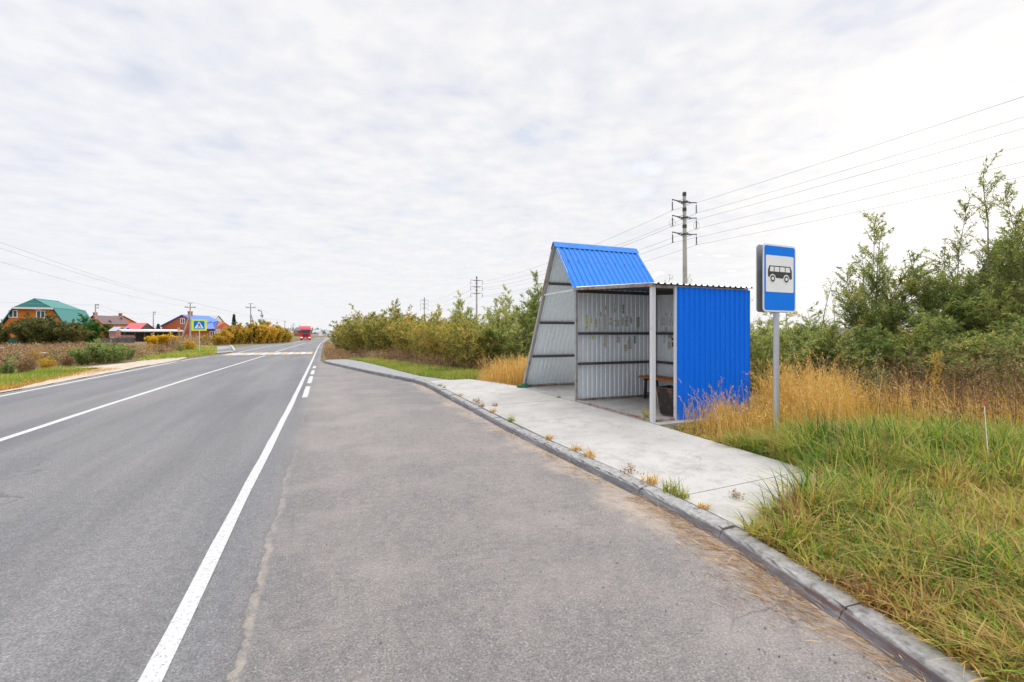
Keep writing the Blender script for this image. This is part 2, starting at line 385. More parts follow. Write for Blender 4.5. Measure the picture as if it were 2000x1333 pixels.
M['teal'] = roofm('teal_roof_sheet', (.025, .175, .16)); M['redroof'] = roofm('red_roof_sheet', (.55, .045, .05))
M['brownroof'] = roofm('brown_roof_sheet', (.115, .06, .06)); M['blueroof'] = roofm('blue_roof_sheet', (.06, .15, .50))
M['greyroof'] = roofm('grey_roof_sheet', (.30, .32, .35)); M['whiteroof'] = roofm('pale_roof_sheet', (.66, .65, .64))
M['darkwall'] = plain('dark_boards', (.09, .085, .085), .85, var=.3, scale=2)
M['palewall'] = plain('pale_render', (.58, .57, .55), .9, var=.12, scale=2)
M['pinkwall'] = plain('pinkish_boards', (.34, .17, .14), .85, var=.25, scale=2)
M['greenfence'] = sheetmetal('dark_green_sheet', (.008, .075, .055), .45, 0, .2, (.03, .06, .05))
M['white_frame'] = plain('white_frame', (.72, .72, .73), .4, var=.04)
M['trim'] = plain('white_trim', (.70, .64, .60), .5, var=.08)
def glassm():
    k = NM('window_glass', .06); k.color((.03, .045, .05)); return k.mat
M['glass'] = glassm()
M['cab_red'] = plain('truck_red', (.62, .012, .045), .25, var=.06); M['tyre'] = plain('tyre_rubber', (.018, .018, .02), .85, var=.2)
M['trailer'] = plain('trailer_white', (.72, .73, .66), .5, var=.08); M['chrome'] = plain('wheel_rim', (.4, .4, .42), .35, .6, var=.15)
def lampm():
    k = NM('headlamp', .2); k.color((.8, .8, .78)); k.b.inputs['Emission Color'].default_value = (1, .93, .88, 1); k.b.inputs['Emission Strength'].default_value = 1.2; return k.mat
M['lamp'] = lampm()

def leafm(name, ramp_pts, transl=.3, rough=.55, objvar=.25):
    k = NM(name, rough, spec=.3)
    t = k.attr('tint'); oi = k.nd('ShaderNodeObjectInfo')
    tt = k.m('ADD', t, k.m('MULTIPLY', k.m('ADD', oi.outputs['Random'], -.5), objvar), True)
    c = k.ramp(tt, ramp_pts); k.color(c)
    tr = k.nd('ShaderNodeBsdfTranslucent'); k.L.new(k.mix(1.0, c, (1.5, 1.5, 1.3), 'MULTIPLY'), tr.inputs[0])
    mx = k.nd('ShaderNodeMixShader'); mx.inputs[0].default_value = transl
    k.L.new(k.b.outputs[0], mx.inputs[1]); k.L.new(tr.outputs[0], mx.inputs[2])
    k.L.new(mx.outputs[0], k.N['Material Output'].inputs[0]); return k.mat
M['lf_hedge'] = leafm('hedge_leaves', [(0, (.085, .125, .03)), (.28, (.19, .21, .05)), (.52, (.38, .335, .07)), (.76, (.56, .42, .095)), (.92, (.46, .28, .10)), (1, (.30, .17, .09))], .45)
M['lf_willow'] = leafm('willow_leaves', [(0, (.06, .10, .028)), (.4, (.165, .22, .055)), (.75, (.33, .34, .095)), (1, (.50, .43, .12))], .45)
M['lf_olive'] = leafm('olive_willow_leaves', [(0, (.14, .19, .05)), (.4, (.27, .31, .085)), (.75, (.43, .42, .14)), (1, (.54, .47, .18))], .45)
M['lf_dark'] = leafm('dark_bush_leaves', [(0, (.06, .075, .02)), (.5, (.14, .145, .04)), (1, (.27, .22, .07))], .3)
M['lf_green'] = leafm('green_tree_leaves', [(0, (.035, .10, .02)), (.6, (.08, .19, .035)), (1, (.19, .27, .06))], .3)
M['lf_weedgreen'] = leafm('leafy_weed', [(0, (.10, .16, .04)), (.6, (.22, .29, .085)), (1, (.38, .38, .13))], .35)
M['lf_yellow'] = leafm('yellow_leaves', [(0, (.50, .31, .012)), (.6, (.70, .48, .02)), (1, (.75, .56, .04))], .35)
M['lf_autumn'] = leafm('autumn_leaves', [(0, (.22, .17, .04)), (.4, (.48, .33, .04)), (.75, (.64, .44, .05)), (1, (.48, .25, .07))], .4, objvar=.5)
M['lf_brown'] = leafm('brown_weeds', [(0, (.10, .06, .036)), (.35, (.22, .125, .065)), (.7, (.36, .225, .115)), (1, (.52, .39, .23))], .3)
M['lf_conifer'] = leafm('conifer_needles', [(0, (.015, .05, .025)), (1, (.05, .10, .045))], .1)
M['grass'] = leafm('verge_grass_blades', [(0, (.03, .085, .012)), (.2, (.075, .18, .018)), (.4, (.19, .28, .028)), (.58, (.38, .36, .065)), (.76, (.50, .36, .12)), (.9, (.42, .23, .085)), (1, (.20, .11, .05))], .4, objvar=0)
M['drygrass'] = leafm('dry_grass_blades', [(0, (.20, .12, .03)), (.3, (.43, .255, .05)), (.65, (.62, .385, .095)), (1, (.70, .54, .27))], .4, objvar=0)
M['straw'] = leafm('straw_litter', [(0, (.10, .05, .025)), (.5, (.30, .17, .075)), (1, (.62, .45, .24))], .1, objvar=0)
M['bark'] = plain('bark', (.12, .09, .06), .9, var=.35, scale=20)
M['bark_pale'] = plain('pale_bark', (.20, .17, .10), .9, var=.35, scale=20)
M['pebble'] = plain('pebbles', (.10, .098, .10), .9, var=.5, scale=9)
# ------------------------------------------------------------------ foliage (real leaf and blade faces)
def np_mesh(name, verts, quads, mats, tint=None, mi=None, smooth=False):
    me = bpy.data.meshes.new(name); nv, nf = len(verts), len(quads)
    me.vertices.add(nv); me.vertices.foreach_set('co', verts.astype(np.float32).ravel())
    me.loops.add(nf * 4); me.loops.foreach_set('vertex_index', quads.astype(np.int32).ravel())
    me.polygons.add(nf); me.polygons.foreach_set('loop_start', np.arange(0, nf * 4, 4, dtype=np.int32))
    for m in (mats if isinstance(mats, (list, tuple)) else [mats]): me.materials.append(m)
    if mi is not None: me.polygons.foreach_set('material_index', mi.astype(np.int32))
    if smooth: me.polygons.foreach_set('use_smooth', np.ones(nf, dtype=bool))
    me.update(calc_edges=True); me.validate()
    if tint is not None:
        a = me.attributes.new('tint', 'FLOAT', 'POINT'); a.data.foreach_set('value', tint.astype(np.float32))
    return me
def unit(v): return v / np.maximum(1e-9, np.linalg.norm(v, axis=-1, keepdims=True))
def patch(x, y, s, seed=0.0):
    """smooth 0..1 patchiness over the ground"""
    a = np.sin(x * s + 1.7 * np.sin(y * s * .7 + seed) + seed) + np.sin(y * s * 1.3 + 1.3 * np.sin(x * s * .9 + 2 * seed)) + .6 * np.sin((x + y) * s * 2.1 + seed * 3)
    return np.clip(a / 4.4 + .5, 0, 1)
def leaf_arrays(rng, p, d, L, W, tint):
    n = len(p); side = unit(np.cross(d, rng.normal(size=(n, 3)))); nor = np.cross(d, side)
    L = L[:, None]; W = W[:, None]
    droop = rng.uniform(-.15, .3, (n, 1)) * L
    a = p; t = p + d * L - np.array([0, 0, 1]) * droop; m = p + d * L * .45 + nor * L * .06
    v = np.stack([a, m - side * W * .5, t, m + side * W * .5], 1).reshape(-1, 3)
    q = np.arange(n * 4).reshape(n, 4)
    return v, q, np.repeat(tint, 4)
def tube_arrays(paths, r0, r1, sides=4):
    """paths (n,k,3) -> quads"""
    n, k, _ = paths.shape
    tan = unit(np.gradient(paths, axis=1)); ref = np.where(np.abs(tan[..., 2:3]) > .9, np.array([1., 0, 0]), np.array([0, 0, 1.]))
    a = unit(np.cross(tan, ref)); b = np.cross(tan, a)
    t = np.linspace(0, 1, k)[None, :, None]; r = r0[:, None, None] * (1 - t) + r1[:, None, None] * t
    ring = [paths + (a * math.cos(2 * math.pi * i / sides) + b * math.sin(2 * math.pi * i / sides)) * r for i in range(sides)]
    v = np.stack(ring, 2).reshape(-1, 3)
    idx = np.arange(n * k * sides).reshape(n, k, sides)
    q = np.stack([idx[:, :-1], np.roll(idx, -1, 2)[:, :-1], np.roll(idx, -1, 2)[:, 1:], idx[:, 1:]], -1).reshape(-1, 4)
    return v, q
def shrub_meshes(seed, H, spread, stems, twigs, leaves, leaf=(.10, .022), lean=(0, 0), base_r=.25, low=.12, up=.6, twig_len=.55, leafmat='lf_hedge', bark='bark', stem_r=.018, single=False, hvar=.35, tip_bias=0.0, curl=.5, dome=.28):
    rng = np.random.default_rng(seed)
    n = stems; az = rng.uniform(0, 2 * np.pi, n); rad = np.sqrt(rng.uniform(0, 1, n)); rad[0] = .2
    h = H * rng.uniform(1 - hvar, 1, n) * (1 - dome * rad); h[0] = H
    if single: h[1:] = H * rng.uniform(.5, .97, n - 1) * (1 - .25 * rad[1:])
    p0 = np.stack([np.cos(az) * base_r * rad, np.sin(az) * base_r * rad, np.full(n, -.05)], 1)
    if single: p0[:, :2] *= .15
    tip = np.stack([np.cos(az) * spread * rad + lean[0] * h / H, np.sin(az) * spread * rad + lean[1] * h / H, h], 1)
    mid = p0 * .6 + tip * .4; mid[:, 2] = h * .62; mid[:, :2] = p0[:, :2] * (1 - curl) + tip[:, :2] * curl * .6 + rng.normal(size=(n, 2)) * spread * .06
    t = np.linspace(0, 1, 9)[None, :, None]
    path = (1 - t) ** 2 * p0[:, None] + 2 * t * (1 - t) * mid[:, None] + t * t * tip[:, None]
    path += np.cumsum(rng.normal(size=path.shape) * .012 * H / 3, 1) * np.array([1, 1, .3])
    sv, sq = tube_arrays(path, stem_r * rng.uniform(.7, 1.3, n) * (h / H), np.full(n, stem_r * .16), 5)
    # twigs
    nt = n * twigs; si = np.repeat(np.arange(n), twigs); ts = rng.uniform(low, 1, nt) ** (1 / (1 + tip_bias))
    f = ts * 8; i0 = np.minimum(7, f.astype(int)); fr = (f - i0)[:, None]
    b = path[si, i0] * (1 - fr) + path[si, i0 + 1] * fr; tg = unit(path[si, i0 + 1] - path[si, i0])
    a2 = rng.uniform(0, 2 * np.pi, nt); out = np.stack([np.cos(a2), np.sin(a2), rng.uniform(-.2, .5, nt)], 1)
    d = unit(tg * up + out * .75 + np.array([lean[0], lean[1], 0]) / H * .8)
    ln = twig_len * rng.uniform(.5, 1.15, nt) * (1.12 - .62 * ts)
    tt = np.linspace(0, 1, 4)[None, :, None]
    tp = b[:, None] + d[:, None] * ln[:, None, None] * tt + np.array([0, 0, -.10]) * (tt ** 2) * ln[:, None, None]
    tv, tq = tube_arrays(tp, np.full(nt, stem_r * .22), np.full(nt, stem_r * .06), 3)
    # leaves
    nl = nt * leaves; ti = np.repeat(np.arange(nt), leaves); u = rng.uniform(.08, 1.0, nl)
    g = u * 3; j0 = np.minimum(2, g.astype(int)); gr = (g - j0)[:, None]
    lp = tp[ti, j0] * (1 - gr) + tp[ti, j0 + 1] * gr + rng.normal(size=(nl, 3)) * .012
    ld = unit(d[ti] * .75 + rng.normal(size=(nl, 3)) * .55 + np.array([0, 0, -.12]))
    lt = np.clip(rng.normal(.45, .2, nl) + rng.normal(0, .14, n)[si][ti] + rng.normal(0, .07, nt)[ti], 0, 1)
    lv, lq, lt = leaf_arrays(rng, lp, ld, leaf[0] * rng.uniform(.6, 1.25, nl), leaf[1] * rng.uniform(.7, 1.2, nl), lt)
    crown = np_mesh('crown', lv, lq, M[leafmat], lt)
    wood = np_mesh('stems', np.concatenate([sv, tv]), np.concatenate([sq, tq + len(sv)]), M[bark], smooth=True)
    return crown, wood
def plant(name, loc, meshes, label, cat, group=None, rz=0.0, sc=(1, 1, 1), parts=('foliage', 'stems')):
    e = empty(name, loc, rz, label, cat, group); e.scale = sc
    link_mesh(parts[0], meshes[0], e); link_mesh(parts[1], meshes[1], e)
    return e
def blade_arrays(rng, base, h, w, tint, bend=.5, seg=3, wind=(0, 0), out=None):
    n = len(base); az = rng.uniform(0, 2 * np.pi, n) if out is None else np.arctan2(out[:, 1], out[:, 0]) + rng.normal(0, .7, n); b = bend * rng.uniform(.15, 1.35, n)
    dv = np.stack([np.cos(az) + wind[0], np.sin(az) + wind[1], np.zeros(n)], 1); sd = np.stack([-np.sin(az), np.cos(az), np.zeros(n)], 1)
    tw = rng.uniform(-.8, .8, n); sd = unit(sd + dv * tw[:, None])
    rows = []
    for k in range(seg + 1):
        t = k / seg; hz_ = h * (t - .42 * b * t * t); of = h * b * t ** 1.9
        c = base + dv * of[:, None] + np.array([0, 0, 1]) * hz_[:, None]; ww = (w * (1 - t) ** .65 + .0006)[:, None] * .5
        rows += [c - sd * ww, c + sd * ww]
    v = np.stack(rows, 1); m = 2 * (seg + 1); idx = (np.arange(n) * m)[:, None]
    q = np.concatenate([idx + np.array([2 * k, 2 * k + 1, 2 * k + 3, 2 * k + 2]) for k in range(seg)], 1).reshape(-1, 4)
    return v.reshape(-1, 3), q, np.repeat(tint, m)
def stuff(name, parts, mats, label, cat):
    """parts: list of (verts, quads, tint, material index)"""
    vs, qs, ts, ms, o = [], [], [], [], 0
    for v, q, t, mi in parts:
        vs.append(v); qs.append(q + o); ts.append(t); ms.append(np.full(len(q), mi)); o += len(v)
    me = np_mesh(name, np.concatenate(vs), np.concatenate(qs), mats, np.concatenate(ts), np.concatenate(ms))
    return tag(link_mesh(name, me), label, cat, kind='stuff')
def scatter(rng, n, poly, z=None):
    """n random points in a polygon (list of x,y)"""
    poly = np.array(poly, float); lo, hi = poly.min(0), poly.max(0); out = np.zeros((0, 2))
    while len(out) < n:
        p = rng.uniform(lo, hi, (n * 2, 2)); ins = np.zeros(len(p), bool); j = len(poly) - 1
        for i in range(len(poly)):
            a, b = poly[i], poly[j]
            c = ((a[1] > p[:, 1]) != (b[1] > p[:, 1])) & (p[:, 0] < (b[0] - a[0]) * (p[:, 1] - a[1]) / (b[1] - a[1] + 1e-12) + a[0])
            ins ^= c; j = i
        out = np.concatenate([out, p[ins]])
    return out[:n]
def weed_parts(rng, xy, zf, H, leaves=18, wood_mi=0, leaf_mi=0, leaf=(.05, .02), mean=.4, top=.35, spread=.14, wind=(0, 0), sd=.2, lean=.18):
    """dry upright weeds: a thin stalk with side twigs carrying small withered leaves and seed heads"""
    n = len(xy); z = zf(xy); base = np.concatenate([xy, z[:, None]], 1)
    pz = patch(xy[:, 0], xy[:, 1], .55, 1.9) * .6 + patch(xy[:, 0], xy[:, 1], 1.9, .3) * .4
    h = H * rng.uniform(.5, 1.1, n) * (.55 + .8 * pz); t0 = np.clip(rng.normal(mean, sd, n) + .7 * (patch(xy[:, 0], xy[:, 1], .8, 4.4) - .5), 0, 1)
    out = [(*blade_arrays(rng, base, h, np.full(n, .009), t0 * .7, lean, 3, wind), wood_mi)]
    m = n * leaves; i = np.repeat(np.arange(n), leaves); u = rng.uniform(1 - (1 - top), 1.0, m) if False else rng.uniform(top, 1.02, m)
    s = spread * (1.25 - u) * 1.6
    p = base[i] + np.stack([rng.normal(size=m) * s, rng.normal(size=m) * s, u * h[i]], 1)
    p[:, :2] += np.array(wind) * (h[i] * u * u * lean)[:, None]
    d = unit(rng.normal(size=(m, 3)) + np.array([0, 0, .8]))
    out.append((*leaf_arrays(rng, p, d, leaf[0] * rng.uniform(.5, 1.4, m), leaf[1] * rng.uniform(.5, 1.3, m), np.clip(t0[i] + rng.normal(0, .14, m), 0, 1)), leaf_mi))
    return out
# ------------------------------------------------------------------ the lie of the road, kerb and ground
def poly_px(pts): return [GT(*p) for p in pts]
_l = poly_px([(460, 690), (560, 672), (585.6, 666.6), (609.6, 662.6), (625.6, 659.4), (645, 658)])
LEFT = [(-8, -7.55), (32, -7.55)] + [(y, x) for x, y in _l]
_r = poly_px([(625.6, 672), (628, 669.6), (635.2, 664.8), (640, 662.4), (646, 659.8)])
RIGHT = [(-8, -.745), (5, -.745), (11, -.71), (30, -.71), (40, -.74)] + [(y, x) for x, y in _r]
_c = poly_px([(524, 693), (580, 675.5)])
CENT = [(-8, -4.47), (12, -4.47), (18.9, -4.36)] + [(y, x) for x, y in _c]
KERB = [(-8, .5), (-2, 1.80), (0, 2.25), (1.2, 2.53), (1.67, 2.63), (2.2, 2.745), (2.7, 2.81), (3.2, 2.825), (3.7, 2.815), (4.7, 2.78), (5.6, 2.75), (6.5, 2.725), (9.6, 2.72), (13.2, 2.73), (14.0, 2.69), (14.6, 2.58), (15.4, 2.39), (18.6, 1.555), (23.9, .33), (26.1, -.17), (26.5, -.25)]
def left(y): return interp(LEFT, y)
def right(y): return interp(RIGHT, y)
def kx(y):
    if y <= 26.5: return interp(KERB, y)
    return right(y) + .48 + .24 * max(0, 1 - (y - 26.5) / 4)
def road_left(y):                                        # the asphalt widens into a lay-by beyond the crossing
    return left(y) - .38 - 2.6 * sstep(42, 46, y) * (1 - sstep(70, 95, y))
def rgz(u, y):                                           # height of the ground right of the kerb line
    k = 1 - sstep(25, 29, y)
    return hz(y) - .03 + k * .10 * (1 if u > .08 else 0) + (1 - k) * .04 * sstep(.1, 1.5, u) + .10 * sstep(1.5, 4, u) * k
ys = [-60, -30, -15, -8, -4, -2] + list(np.arange(0, 31, .5)) + list(np.arange(31, 60, 2)) + list(np.arange(60, 140, 5)) + [150, 170, 190, 217, 250, 300, 400, 600, 900, 1500, 2600, 5000]
us = [-4000, -2000, -800, -300, -120, -60, -40, -25, -16, -12, -10.5, -9, -6, -3, -1, -.3, .04, .12, .2, .5, 1, 1.5, 2, 2.5, 3, 4, 5, 7, 9, 12, 16, 22, 30, 45, 70, 120, 300, 800, 2000, 4000]
rng = np.random.default_rng(3)
g = MB(); vs = []
for y in ys:
    for u in us:
        if u < 0.1: z = hz(y) - .03 + (-.25 * sstep(10.5, 14, -u) * (1 - sstep(40, 60, y))) + (rng.normal() * .03 if -60 < u < -12 and y < 100 else 0)
        else: z = rgz(u, y) - .5 * sstep(6, 12, u) * (1 - sstep(20, 40, y)) + (rng.normal() * .02 if 5.2 < u < 40 and y < 40 else 0) - (.06 if .1 < u < 5.2 and 2.2 < y < 13.6 else 0)
        vs.append((kx(y) + u if y < 217 else kx(217) + u, y, z))
nu = len(us)
g.add(vs, [(i * nu + j, i * nu + j + 1, (i + 1) * nu + j + 1, (i + 1) * nu + j) for i in range(len(ys) - 1) for j in range(nu - 1)], 0, True)
tag(g.build('ground', M['ground']), kind='structure')
def zr(xy):                                              # ground height for scattered plants
    return np.array([(rgz(x - kx(y), y) - .5 * sstep(6, 12, x - kx(y)) * (1 - sstep(20, 40, y)) if x > kx(y) + .1 else hz(y) - .03 - .25 * sstep(10.5, 14, kx(y) - x) * (1 - sstep(40, 60, y))) for x, y in xy])

def strip(fa, fb, y0, y1, step, up, nx=1):
    m = MB(); Y = np.arange(y0, y1 + 1e-6, step); vs = []
    for y in Y:
        a, b = fa(y), fb(y)
        for i in range(nx + 1): vs.append((a + (b - a) * i / nx, y, hz(y) + up))
    m.add(vs, [(i * (nx + 1) + j, i * (nx + 1) + j + 1, (i + 1) * (nx + 1) + j + 1, (i + 1) * (nx + 1) + j) for i in range(len(Y) - 1) for j in range(nx)])
    return m
def jit(y, s): return .05 * math.sin(y * 3.1 + s) + .04 * math.sin(y * 7.7 + 2 * s) + .03 * math.sin(y * 17 + s)
SEAM = lambda y: right(y) + .46
road = strip(lambda y: road_left(y) + jit(y, 1), lambda y: SEAM(y) + (jit(y, 4) if y > 27 else 0), -8, 216, .5, 0.0, 4).build('road', M['road'])
tag(road, kind='structure')
bay = strip(SEAM, lambda y: max(SEAM(y) + .01, kx(y) + .03), -8, 27, .25, 0.0, 3).build('bus_bay', M['bay']); tag(bay, kind='structure')
def mark(name, fc, w, y0, y1, mat='white_line', step=.5, up=.004):
    o = strip(lambda y: fc(y) - w / 2 + .004 * math.sin(y * 9), lambda y: fc(y) + w / 2 + .004 * math.sin(y * 11), y0, y1, step, up).build(name, M[mat], road); return o
mark('edge_line', right, .098, -6, 214)
mark('centre_line', lambda y: interp(CENT, y), .13, -6, 36); mark('centre_line', lambda y: interp(CENT, y), .13, 41.5, 95)
mark('edge_line', left, .13, -6, 30); mark('edge_line', left, .13, 31, 35.5); mark('edge_line', left, .13, 42, 200)
for a, b in ((12.3, 15.0), (15.7, 18.3), (19.0, 21.4), (22.2, 23.8)):
    mark('bay_dash', lambda y: -.48, .125, a, b, up=.0045)
y0, y1 = 37.0, 41.0
for i in range(13):
    x = right(39) - .42 - i * .445
    m = MB(); z = hz(39) + .0085
    m.add([(x - .20, y0, z), (x + .20, y0, z), (x + .20, y1, z), (x - .20, y1, z)], [(0, 1, 2, 3)])
    m.build('crossing_stripe', M['yellow_line' if i % 2 == 0 else 'white_line'], road)
def flat(name, pts, mat, up, **kw):
    m = MB(); v = [(x, y, hz(y) + up) for x, y in pts]; m.add(v, [tuple(range(len(v)))]); o = m.build(name, M[mat]); tag(o, kind='structure'); return o
def blob(pts, n=8, amp=.12, seed=1):                     # ragged outline
    r = random.Random(seed); out = []
    for (a, b), (c, d) in zip(pts, pts[1:] + pts[:1]):
        for k in range(n): t = k / n; out.append((a + (c - a) * t + r.uniform(-amp, amp), b + (d - b) * t + r.uniform(-amp, amp) * 2))
    return out
flat('dirt_path', blob([(-7.98, 15.5), (-8.0, 34), (-8.8, 36.5), (-9.9, 33), (-9.6, 30), (-10.2, 27.2), (-10.7, 26.4), (-10.6, 26.0), (-10.0, 26.2), (-9.4, 26.4), (-8.5, 20)], 7, .10), 'dirt', .006)
side_road = flat('side_road', poly_px([(421, 690.5), (424, 677.5), (449, 676), (455, 681), (458, 688)]), 'path', .012)
m = MB(); pts = [Vector((x, y, hz(y) + .05)) for x, y in poly_px([(449.5, 676), (454, 679), (458.5, 687.5)])]; m.tube(pts, .09, 6); m.build('kerb_edging', M['white_line'], side_road)

def kz(y): return 1 + .45 * sstep(6, 12.5, y)             # the kerb stands a little prouder at its far end
# pavement: concrete panels with open joints, then an asphalt footpath
def panel(m, outline, ztop=.132, bot=-.1):
    m.prism(outline, lambda u, v, d: (u, v, d if d < 0 else .086 * kz(v) + (.132 - .086 * kz(v)) * min(1, max(0, (u - kx(v) - .19) / 1.9))), ztop, bot)
pv = MB(); KB = .165
def kb(y): return kx(y) + .190
panel(pv, [(kb(2.5), 2.5), (kb(2.8), 2.8), (kb(3.3), 3.3), (4.80, 3.3), (4.45, 2.82)])
panel(pv, [(kb(3.31), 3.312), (kb(4.7), 4.7), (kb(6), 6), (kb(8.8), 8.8), (4.885, 8.8), (4.885, 6), (4.80, 3.312)])
panel(pv, [(kb(8.81), 8.815), (kb(11.6), 11.6), (kb(13.2), 13.2), (kb(13.8), 13.8), (4.2, 13.8), (4.70, 12.6), (4.885, 11.5), (4.885, 8.815)])
tag(pv.build('pavement', M['concrete']), kind='structure')
fp = MB(); Y = np.arange(13.815, 27.01, .45); bw = lambda y: max(kb(y) + .30, interp([(13.8, 3.6), (15.5, 2.97), (17.9, 2.62), (21.2, 2.22), (24.6, 1.66), (27, 1.02)], y))
fp.prism([(kb(y), y) for y in Y] + [(bw(y), y) for y in Y[::-1]], lambda u, v, d: (u, v, d), .121, -.1)
tag(fp.build('footpath', M['path']), kind='structure')
# kerb: metre-long blocks, slanted worn face, open joints
kb_ = MB(); path = []
s = 0; y = -3.0; r = random.Random(5)
ykn = [-3.35]
while ykn[-1] < 26.4:
    y = ykn[-1]; dy = .05
    L_ = 0
    while L_ < 1.0 and y < 26.5:
        L_ += math.hypot(kx(y + dy) - kx(y), dy); y += dy
    ykn.append(y)
for a, b in zip(ykn, ykn[1:]):
    A = Vector((kx(a), a, 0)); B = Vector((kx(b), b, 0)); t = (B - A).normalized(); n = Vector((t.y, -t.x, 0)); n = n if n.x > 0 else -n
    dz = r.uniform(-.006, .008); do = r.uniform(-.006, .006); g0 = .0015 + r.random() * .003
    A += t * g0; B -= t * g0; L_ = (B - A).length; ns = 14
    prof = [(0, -.15), (.003, .0), (.022, .062), (.030, .076), (.042, .084), (.15, .090), (.172, .085), (.177, -.15)]
    vs = []
    for i in range(ns + 1):
        q = i / ns; e = min(q, 1 - q) * ns; sh = .007 * max(0, 1 - e / .8)
        for j, (u, z) in enumerate(prof):
            ch = (r.random() ** 4) * .022 if j in (3, 4) else r.uniform(0, .003)
            vs.append(A + t * L_ * q + n * (u + do + (sh if j in (2, 3, 4) else 0) + (ch if j in (3, 4) else 0)) + Vector((0, 0, (z * kz(a) if z > 0 else z) + (dz - sh - ch * .6 if j > 1 else 0))))
    k = len(prof); fs = [(i * k + j, i * k + j + 1, (i + 1) * k + j + 1, (i + 1) * k + j) for i in range(ns) for j in range(k - 1)]
    fs += [tuple(range(k)), tuple(range(ns * k + k - 1, ns * k - 1, -1))]
    kb_.add(vs, fs)
tag(kb_.build('kerb', M['kerb']), kind='structure')
# ------------------------------------------------------------------ bus shelter
def corr_sheet(mb, org, u, v, n, U, Vf, pitch=.115, depth=.018, th=.0016, mo=0, mi_=1, lo=lambda s: 0.0):
    """trapezoid-ribbed sheet: u across the ribs, v along them, n the outer side"""
    org, u, v, n = Vector(org), Vector(u), Vector(v), Vector(n)
    prof = [(0, 0), (.36, 0), (.46, 1), (.72, 1), (.82, 0)]
    ss = []; k = 0
    while k * pitch < U:
        for f, h in prof:
            s = (k + f) * pitch
            if s < U: ss.append((s, h * depth))
        k += 1
    ss.append((U, 0)); N = len(ss)
    for side, mat in ((0, mo), (1, mi_)):
        vs = []
        for s, h in ss:
            o = org + u * s + n * (h + (th if side == 0 else 0)); vs += [o + v * lo(s), o + v * Vf(s)]
        fs = [(2 * i, 2 * i + 2, 2 * i + 3, 2 * i + 1) for i in range(N - 1)]
        if side: fs = [f[::-1] for f in fs]
        mb.add(vs, fs, mat)
def sheet_part(name, mats, parent, *a, **k):
    m = MB(); corr_sheet(m, *a, **k); return m.build(name, [M[q] for q in mats], parent, fixn=False)
X0, X1, YN, YF, YP = 4.95, 7.05, 6.0, 8.52, 11.26          # front, back, near side, far side, foot of the leaning panel
ZB = .135; ZF_, ZN_ = 2.53, 2.365                          # eaves height at far and near end
RY, RZ = 9.44, 3.69                                        # gable ridge
sh = empty('bus_shelter', (X0, YN, 0), 0, 'blue and grey corrugated metal bus shelter with steep gable roof', 'bus shelter')
def sp(m, name, mats, parent=None):
    o = m.build(name, mats, parent or sh)
    if parent is None: o.location = (-X0, -YN, 0)
    return o
def ssheet(name, mats, *a, **k):
    o = sheet_part(name, mats, sh, *a, **k); o.location = (-X0, -YN, 0); return o
m = MB(); m.prism([(4.895, 5.80), (7.5, 5.80), (7.5, 11.45), (4.895, 11.45)], lambda a, b, d: (a, b, d), .137, -.12); sp(m, 'floor_slab', M['floor'])
# near side wall: blue outside, grey inside, leaving a gap beside the front post
o = ssheet('blue_wall', ('blue_sheet', 'galv_in'), (5.41, YN - .02, .10), (1, 0, 0), (0, 0, 1), (0, -1, 0), 1.67, lambda s: ZN_ - .105); o['label'] = 'blue painted corrugated wall'
left_wall = ssheet('side_wall', ('galv', 'galv_in'), (X1, YF + .02, ZB), (-1, 0, 0), (0, 0, 1), (0, 1, 0), X1 - X0 - .03, lambda s: ZF_ - ZB + .028)
back_wall = ssheet('back_wall', ('galv', 'galv_in'), (X1 + .02, YN, ZB), (0, 1, 0), (0, 0, 1), (1, 0, 0), YF - YN, lambda s: ZN_ + (ZF_ - ZN_) * s / (YF - YN) - ZB + .026)
sl = Vector((0, YN - .07 - YF, ZN_ - ZF_ - .005)); Ls = sl.length; sl.normalize()
ssheet('flat_roof', ('galv', 'frame_dark'), (X0 - .03, YF, ZF_ + .035), (1, 0, 0), tuple(sl), (0, -sl.z, sl.y) if False else (0, 0, 1), X1 - X0 + .12, lambda s: Ls, pitch=.13, depth=.02)
# steep blue slope on the near side of the gable
e = Vector((0, YF - RY, ZF_ + .03 - RZ)); Le = e.length; e.normalize(); nn = Vector((0, -(-e.z), -e.y)); nn = Vector((0, e.z, -e.y)); nn = nn if nn.z > 0 else -nn
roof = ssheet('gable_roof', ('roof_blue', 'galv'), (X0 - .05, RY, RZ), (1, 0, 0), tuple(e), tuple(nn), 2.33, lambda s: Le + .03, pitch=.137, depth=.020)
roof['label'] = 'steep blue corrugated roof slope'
m = MB()
f0 = lambda a, d: Vector((a, RY, RZ)) + e * d + nn * .027
m.add([f0(X0 - .065, .17), f0(X0 + 2.30, .17), f0(X0 + 2.30, -.012), f0(X0 - .065, -.012)], [(0, 1, 2, 3)])
e2 = Vector((0, YP - RY, ZB - RZ)).normalized(); n2 = Vector((0, -e2.z, e2.y)); n2 = n2 if n2.z > 0 else -n2
f1 = lambda a, d: Vector((a, RY, RZ)) + e2 * d + n2 * .03
m.add([f1(X0 - .065, .16), f1(X0 + 2.30, .16), f0(X0 + 2.30, -.012), f0(X0 - .065, -.012)], [(3, 2, 1, 0)])
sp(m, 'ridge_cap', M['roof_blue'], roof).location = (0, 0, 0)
for q in range(9):
    c = Vector((X0 + .12 + q * .255, RY, RZ)) + e * .62 + nn * .024; m = MB(); m.box(c, (.022, .022, .012), nn.to_track_quat('Z', 'Y').to_matrix()); sp(m, 'screw', M['frame_dark'], roof).location = (0, 0, 0)
